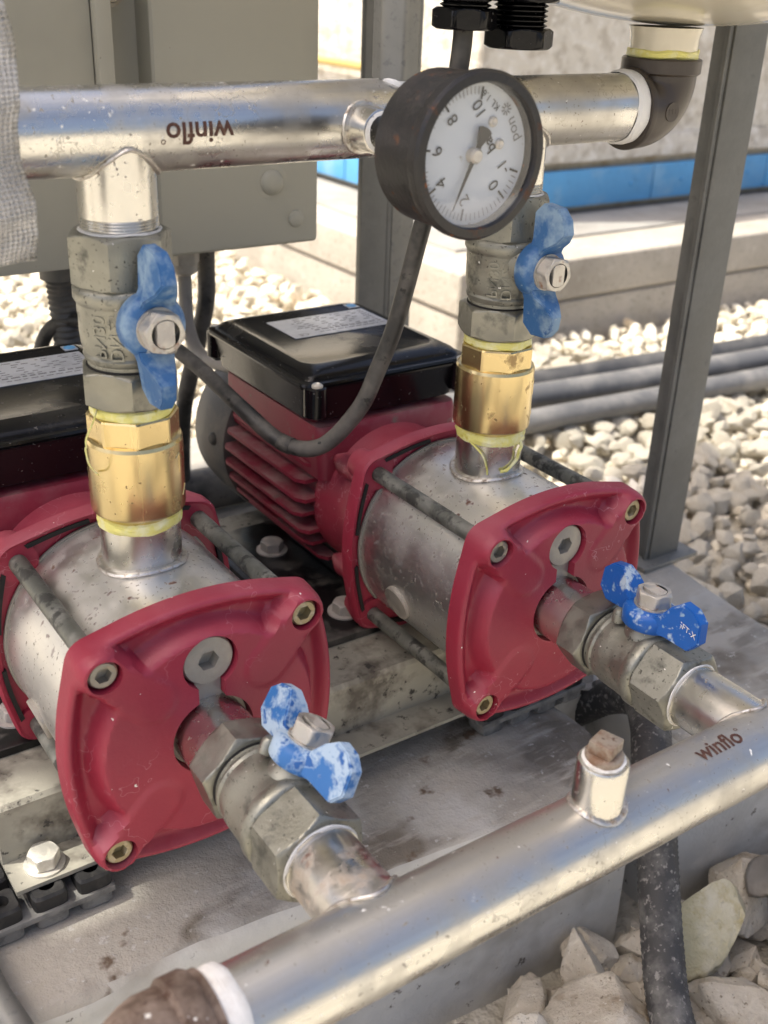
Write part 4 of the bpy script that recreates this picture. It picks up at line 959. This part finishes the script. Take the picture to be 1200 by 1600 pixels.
    b = BM(); box(b, .4755, .4790, .1537, .1660, SLAB - .001, .70, .0008); obj('flange', b, 'galv', p)
    b = BM(); box(b, .432, .492, .140, .178, SLAB + .0005, SLAB + .004, .001); obj('base_plate', b, 'galv_light', p)
    # woven tape at the left edge
    b = BM(); uv = b.loops.layers.uv.new('uv'); n1, n2 = 40, 12; vs = []
    for i in range(n1 + 1):
        row = []
        f = i / n1; z = .2850 - f * .0825
        xr = -.0485 + .0014 * math.sin(f * 9) + .0006 * nz((f * 14, 0, 0), 3) + .0022 * f
        for j in range(n2 + 1):
            g_ = j / n2; x = xr - .045 * (1 - g_)
            row.append(b.verts.new((x, .030 + .0050 * nz((f * 5, g_ * 2.5, 0), 6) - .006 * math.sin(f * 3) + .0012 * math.sin(f * 40 + g_ * 6) * (f > .78), z - .003 * (1 - g_))))
        vs.append(row)
    for i in range(n1):
        for j in range(n2):
            fc = b.faces.new((vs[i][j], vs[i][j + 1], vs[i + 1][j + 1], vs[i + 1][j]))
            for lp, (a, c_) in zip(fc.loops, ((i, j), (i, j + 1), (i + 1, j + 1), (i + 1, j))): lp[uv].uv = (c_ / n2 * 1.0, a / n1 * 2.0)
    ret = bmesh.ops.solidify(b, geom=b.faces[:], thickness=.0010)
    tag(obj('woven_wrap', b, 'woven', sharp=60), 'white woven fabric strip hanging over the left end of the top pipe', 'fabric')
    # small pipe end bottom left
    b = BM(); tube(b, [Vector((-.104, .05, -.106)), Vector((-.102, .01, -.107)), Vector((-.098, -.02, -.108)), Vector((-.094, -.08, -.112))], .0062, 16); tag(obj('grey_pipe', b, 'galv_light'), 'thin grey pipe on the plinth at the lower left corner', 'pipe')
build_electrics()

# ================================================================== hose and conduits
def build_hoses():
    P = smooth_path([(.286, .12, -.175), (.290, .075, -.150), (.297, .042, -.118), (.293, .014, -.1015), (.279, -.008, -.101), (.2655, -.024, -.110), (.2560, -.040, -.131), (.2450, -.057, -.155), (.2270, -.083, -.184), (.2090, -.109, -.200), (.187, -.15, -.208), (.15, -.22, -.210)], 22)
    b = BM(); tube(b, P, lambda i, n: .0118 + (.0002 if i % 2 else -.0002), 24); tag(obj('black_hose', b, 'hose'), 'dusty black ribbed hose passing behind the suction pipe down to the rocks', 'hose')
    for nm, lab, dz, dy, r, mat in (('conduit_pipe', 'dark upper conduit lying across the white gravel behind the post', .040, .055, .016, 'conduit_dark'), ('conduit_pipe', 'pale grey middle conduit of the bundle on the gravel', .034, .022, .0165, 'conduit'), ('conduit_pipe', 'grey lower conduit of the bundle nearest the rear pump', .022, -.012, .0155, 'conduit')):
        b = BM(); y0 = .615 + dy
        if dy < 0: P = smooth_path([(.60, .70, GROUND - .01), (.66, .64, GROUND + .01), (.72, .605, GROUND + dz), (.80, .598, GROUND + dz), (1.0, .580, GROUND + dz), (1.3, .560, GROUND + dz), (1.8, .54, GROUND + dz)], 8)
        else: P = smooth_path([(.58, y0 + .04 + dy, GROUND + dz), (.72, y0 + .02, GROUND + dz), (1.0, y0 - .015, GROUND + dz), (1.3, y0 - .04, GROUND + dz), (1.8, y0 - .06, GROUND + dz)], 8)
        tube(b, P, r, 20); tag(obj(nm, b, mat), lab, 'conduit', 'conduits on the gravel')
    b = BM(); tube(b, [Vector((.10, .41, -.095)), Vector((.3, .405, -.095))], .018, 20); tag(obj('floor_pipe', b, 'cable_black'), 'dark pipe on the plinth behind the front brass valve', 'pipe')
    b = BM(); box(b, .05, .42, .325, .350, SLAB, SLAB + .022, .002); tag(obj('floor_bar', b, 'galv_light'), 'grey steel bar on the plinth behind the pumps', 'bar')
build_hoses()

# ================================================================== stones
def rock(seed, sub, ax, ay, az, rough=.28, cuts=5):
    rnd = random.Random(seed); b = BM(); bmesh.ops.create_icosphere(b, subdivisions=sub, radius=1)
    pl = []
    for _ in range(cuts):
        n = Vector((rnd.gauss(0, 1), rnd.gauss(0, 1), rnd.gauss(0, 1))).normalized(); pl.append((n, rnd.uniform(.45, .8)))
    for v in b.verts:
        p = v.co.copy()
        p *= 1 + rough * nz(p * 1.2, seed) + rough * .4 * nz(p * 3, seed + 3) + (rough * .18 * nz(p * 8, seed + 5) if sub > 2 else 0)
        for n, d in pl:
            e = p.dot(n) - d
            if e > 0: p -= n * e * .94
        v.co = Vector((p.x * ax, p.y * ay, p.z * az))
    return b
def build_stones():
    rnd = random.Random(11)
    Minv = cam.matrix_world.inverted(); F = 1713.3
    def px(P):
        q = Minv @ Vector(P); return 600 + F * q.x / -q.z, 800 - F * q.y / -q.z, -q.z
    meshes = []
    for k in range(14):
        meshes.append(mesh_of(rock(100 + k, 2 if k < 14 else 1, 1.0, rnd.uniform(.7, .95), rnd.uniform(.5, .8), .5, 9), 'stone', 'stone', 20))
    low = [rock(300 + k, 1, 1.0, rnd.uniform(.7, .95), rnd.uniform(.5, .8), .5, 7) for k in range(8)]
    lowd = [([v.co.copy() for v in b.verts], [[v.index for v in f.verts] for f in b.faces]) for b in low if (b.verts.index_update() or True)]
    for b in low: b.free()
    cand = []
    sp = .0265
    def free(x, y):
        if x > .84 and y > .90: return False
        if -.85 < x < .49 and fyy(x) - .01 < y < .575: return False
        return True
    fyy = lambda x: -.0075 - .073 * x
    x = .10
    while x < 2.6:
        y = -.16
        while y < 3.4:
            if y < .12 and x < .42: y += sp; continue
            X, Y = x + rnd.uniform(-.4, .4) * sp, y + rnd.uniform(-.4, .4) * sp
            if free(X, Y):
                u, v, d = px((X, Y, GROUND))
                if -120 < u < 1320 and 250 < v < 1400 and d > .2: cand.append((X, Y, u, v, d))
            y += sp
        x += sp
    def visible(u, v):
        if not (0 < u < 1200 and 380 < v < 1330): return False
        if u > 1040 and 500 < v < 985: return True
        if 830 < u <= 1040 and 510 < v < 750: return True
        if 300 < u < 560 and 395 < v < 470: return True
        if u < 120 and 430 < v < 540: return True
        return False
    vis = sorted([c for c in cand if visible(c[2], c[3])], key=lambda c: c[4])
    ind = vis[:285]; rest = set(vis[285:]) | (set(cand) - set(vis))
    shade_edge = .47
    for X, Y, u, v, d in ind:
        s = rnd.choice((rnd.uniform(.009, .013), rnd.uniform(.013, .019), rnd.uniform(.017, .025)))
        o = obj('stone', rnd.choice(meshes), None)
        o.location = (X, Y, GROUND - .004 + rnd.uniform(-.004, .008)); o.rotation_euler = (rnd.uniform(-.6, .6), rnd.uniform(-.6, .6), rnd.uniform(0, 6.28)); o.scale = (s, s, s)
        if Y < shade_edge and X < .92: tag(o, 'cream limestone pebble in the shaded gravel right of the plinth', 'stone', 'shaded gravel stones')
        else: tag(o, 'white limestone pebble in the sunlit gravel in front of the concrete platform', 'stone', 'sunlit gravel stones')
    V, Fc = [], []
    def put(X, Y, Z, s):
        vs, fs = rnd.choice(lowd); m = Euler((rnd.uniform(-.6, .6), rnd.uniform(-.6, .6), rnd.uniform(0, 6.28))).to_matrix(); n = len(V)
        for q in vs: p = m @ (q * s); V.append((p.x + X, p.y + Y, p.z + Z))
        for f in fs: Fc.append([i + n for i in f])
    for X, Y, u, v, d in rest: put(X, Y, GROUND - .004 + rnd.uniform(-.004, .008), rnd.uniform(.0105, .0195))
    for X, Y, u, v, d in cand: put(X + sp * .5, Y + sp * .5, GROUND - .016 + rnd.uniform(-.003, .003), rnd.uniform(.012, .017))
    me = bpy.data.meshes.new('gravel'); me.from_pydata(V, [], Fc); me.materials.append(MAT['stone'])
    me.polygons.foreach_set('use_smooth', [False] * len(me.polygons))
    o = obj('gravel', me, None); o['kind'] = 'stuff'; o['label'] = 'pale limestone gravel bed round the plinth'
    # large rocks in front of the plinth
    near = [  # x, y, size, (sx, sy, sz), seed, material, label
        (.178, -.085, .036, (1.0, .75, .72), 41, 'stone_near', 'large rounded beige rock left of the hose at the bottom edge'),
        (.280, -.070, .034, (.62, .80, 1.05), 42, 'stone_yellow', 'tall yellowish broken rock right of the hose'),
        (.146, -.068, .024, (.55, .8, .9), 43, 'stone_near', 'thin upright rock splinter at the plinth foot left of the large rounded rock'),
        (.205, -.050, .027, (1.1, .7, .75), 44, 'stone_near', 'flat beige rock behind the large rounded rock'),
        (.262, -.112, .027, (1.1, .85, .75), 45, 'stone_near', 'blocky beige rock at the bottom edge right of the hose'),
        (.318, -.068, .030, (.75, .8, .95), 46, 'stone_near', 'brownish upright rock behind the yellowish rock'),
        (.235, -.148, .026, (1.0, .9, .7), 47, 'stone_near', 'beige rock at the bottom edge just right of the hose end'),
        (.300, -.125, .024, (1.0, .8, .7), 48, 'stone_near', 'small rock beside the curled paper at the bottom right'),
        (.345, -.050, .024, (1.0, .9, .8), 49, 'stone_near', 'grey rock against the plinth under the right end of the suction pipe'),
        (.372, -.080, .024, (.8, .9, .9), 50, 'stone_near', 'pale rock at the right edge below the suction pipe'),
        (.130, -.105, .022, (1.1, .8, .6), 51, 'stone_near', 'low rock at the bottom edge in front of the rock splinter'),
        (.335, -.105, .024, (.9, .9, .7), 52, 'stone_near', 'beige rock under the curled paper at the right edge'),
        (.165, -.045, .022, (1.1, .7, .6), 53, 'stone_near', 'low shadowed rock touching the plinth behind the rock splinter'),
        (.225, -.036, .020, (1.0, .7, .7), 54, 'stone_near', 'small rock touching the plinth left of the hose'),
        (.290, -.050, .020, (1.0, .7, .7), 55, 'stone_near', 'small rock touching the plinth right of the hose'),
        (.210, -.125, .024, (1.0, .9, .6), 56, 'stone_near', 'beige rock under the hose at the bottom edge')]
    for X, Y, s, sc, sd, mt, lab in near:
        b = rock(sd, 4, sc[0] * s, sc[1] * s, sc[2] * s, .34, 8); o = obj('rock', b, mt, None, 40)
        o.location = (X, Y, GROUND - .012 + s * sc[2] * .75); o.rotation_euler = (rnd.uniform(-.25, .25), rnd.uniform(-.25, .25), rnd.uniform(0, 6.28)); tag(o, lab, 'rock')
    spots = [(n[0], n[1], n[2]) for n in near]; more = [rock(70 + k, 3, 1.0, rnd.uniform(.7, .95), rnd.uniform(.6, .85), .4, 8) for k in range(6)]
    more = [mesh_of(b, 'rock', 'stone_near', 40) for b in more]; tries = 0; made = 0
    while made < 34 and tries < 4000:
        tries += 1; X, Y, s = rnd.uniform(.10, .44), rnd.uniform(-.20, -.035), rnd.uniform(.012, .024)
        if Y > fyy(X) - s * .8 - .006 or any(math.hypot(X - a, Y - c) < .72 * (s + e * .85) for a, c, e in spots): continue
        if math.hypot(X - (.2450 - (Y + .057) * .70 * -1), 0) < .016 and Y > -.12: continue
        spots.append((X, Y, s)); made += 1
        o = obj('rock', rnd.choice(more), None); o.location = (X, Y, GROUND - .010 + s * .5); o.scale = (s, s, s); o.rotation_euler = (rnd.uniform(-.6, .6), rnd.uniform(-.6, .6), rnd.uniform(0, 6.28))
        tag(o, 'smaller beige limestone rock packed among the large rocks in front of the plinth', 'rock', 'smaller rocks in front of the plinth')
    V, Fc = [], []
    for _ in range(420):
        X, Y = rnd.uniform(.02, .46), rnd.uniform(-.26, -.02)
        if Y > fyy(X) - .012: continue
        put(X, Y, GROUND - .012 + rnd.uniform(-.006, .003), rnd.uniform(.010, .020))
    me = bpy.data.meshes.new('small_rubble'); me.from_pydata(V, [], Fc); me.materials.append(MAT['stone_near'])
    o = obj('rubble', me, None); o['kind'] = 'stuff'; o['label'] = 'loose stone rubble between the rocks at the plinth foot'
    # curled paper scraps
    def scrap(at, rz_, L, W, curl, lab, seed):
        b = BM(); n, m = 22, 10; vs = []
        for i in range(n + 1):
            f = i / n; ang = curl * f * (1 + .5 * f); row = []
            for j in range(m + 1):
                g_ = j / m - .5; r = L / curl
                row.append(b.verts.new((r * math.sin(ang) * (1 - .2 * f), g_ * W * (1 + .3 * nz((f * 2, 0, 0), seed)) + .004 * nz((f * 3, g_ * 3, 0), seed), r * (1 - math.cos(ang)) * .8 + .006 * nz((f * 3, g_ * 4, 1), seed))))
            vs.append(row)
        for i in range(n):
            for j in range(m): b.faces.new((vs[i][j], vs[i][j + 1], vs[i + 1][j + 1], vs[i + 1][j]))
        bmesh.ops.solidify(b, geom=b.faces[:], thickness=.0006)
        o = obj('paper_scrap', b, 'paper', None, 70); o.location = at; o.rotation_euler = (.3, -.5, rz_); tag(o, lab, 'paper', 'curled paper scraps')
    scrap((.335, -.082, -.205), 1.2, .07, .045, 3.2, 'curled pale paper scrap among the rocks at the right edge', 3)
    scrap((.295, -.140, -.205), .3, .06, .04, 2.6, 'curled pale paper scrap at the bottom right corner', 8)
build_stones()
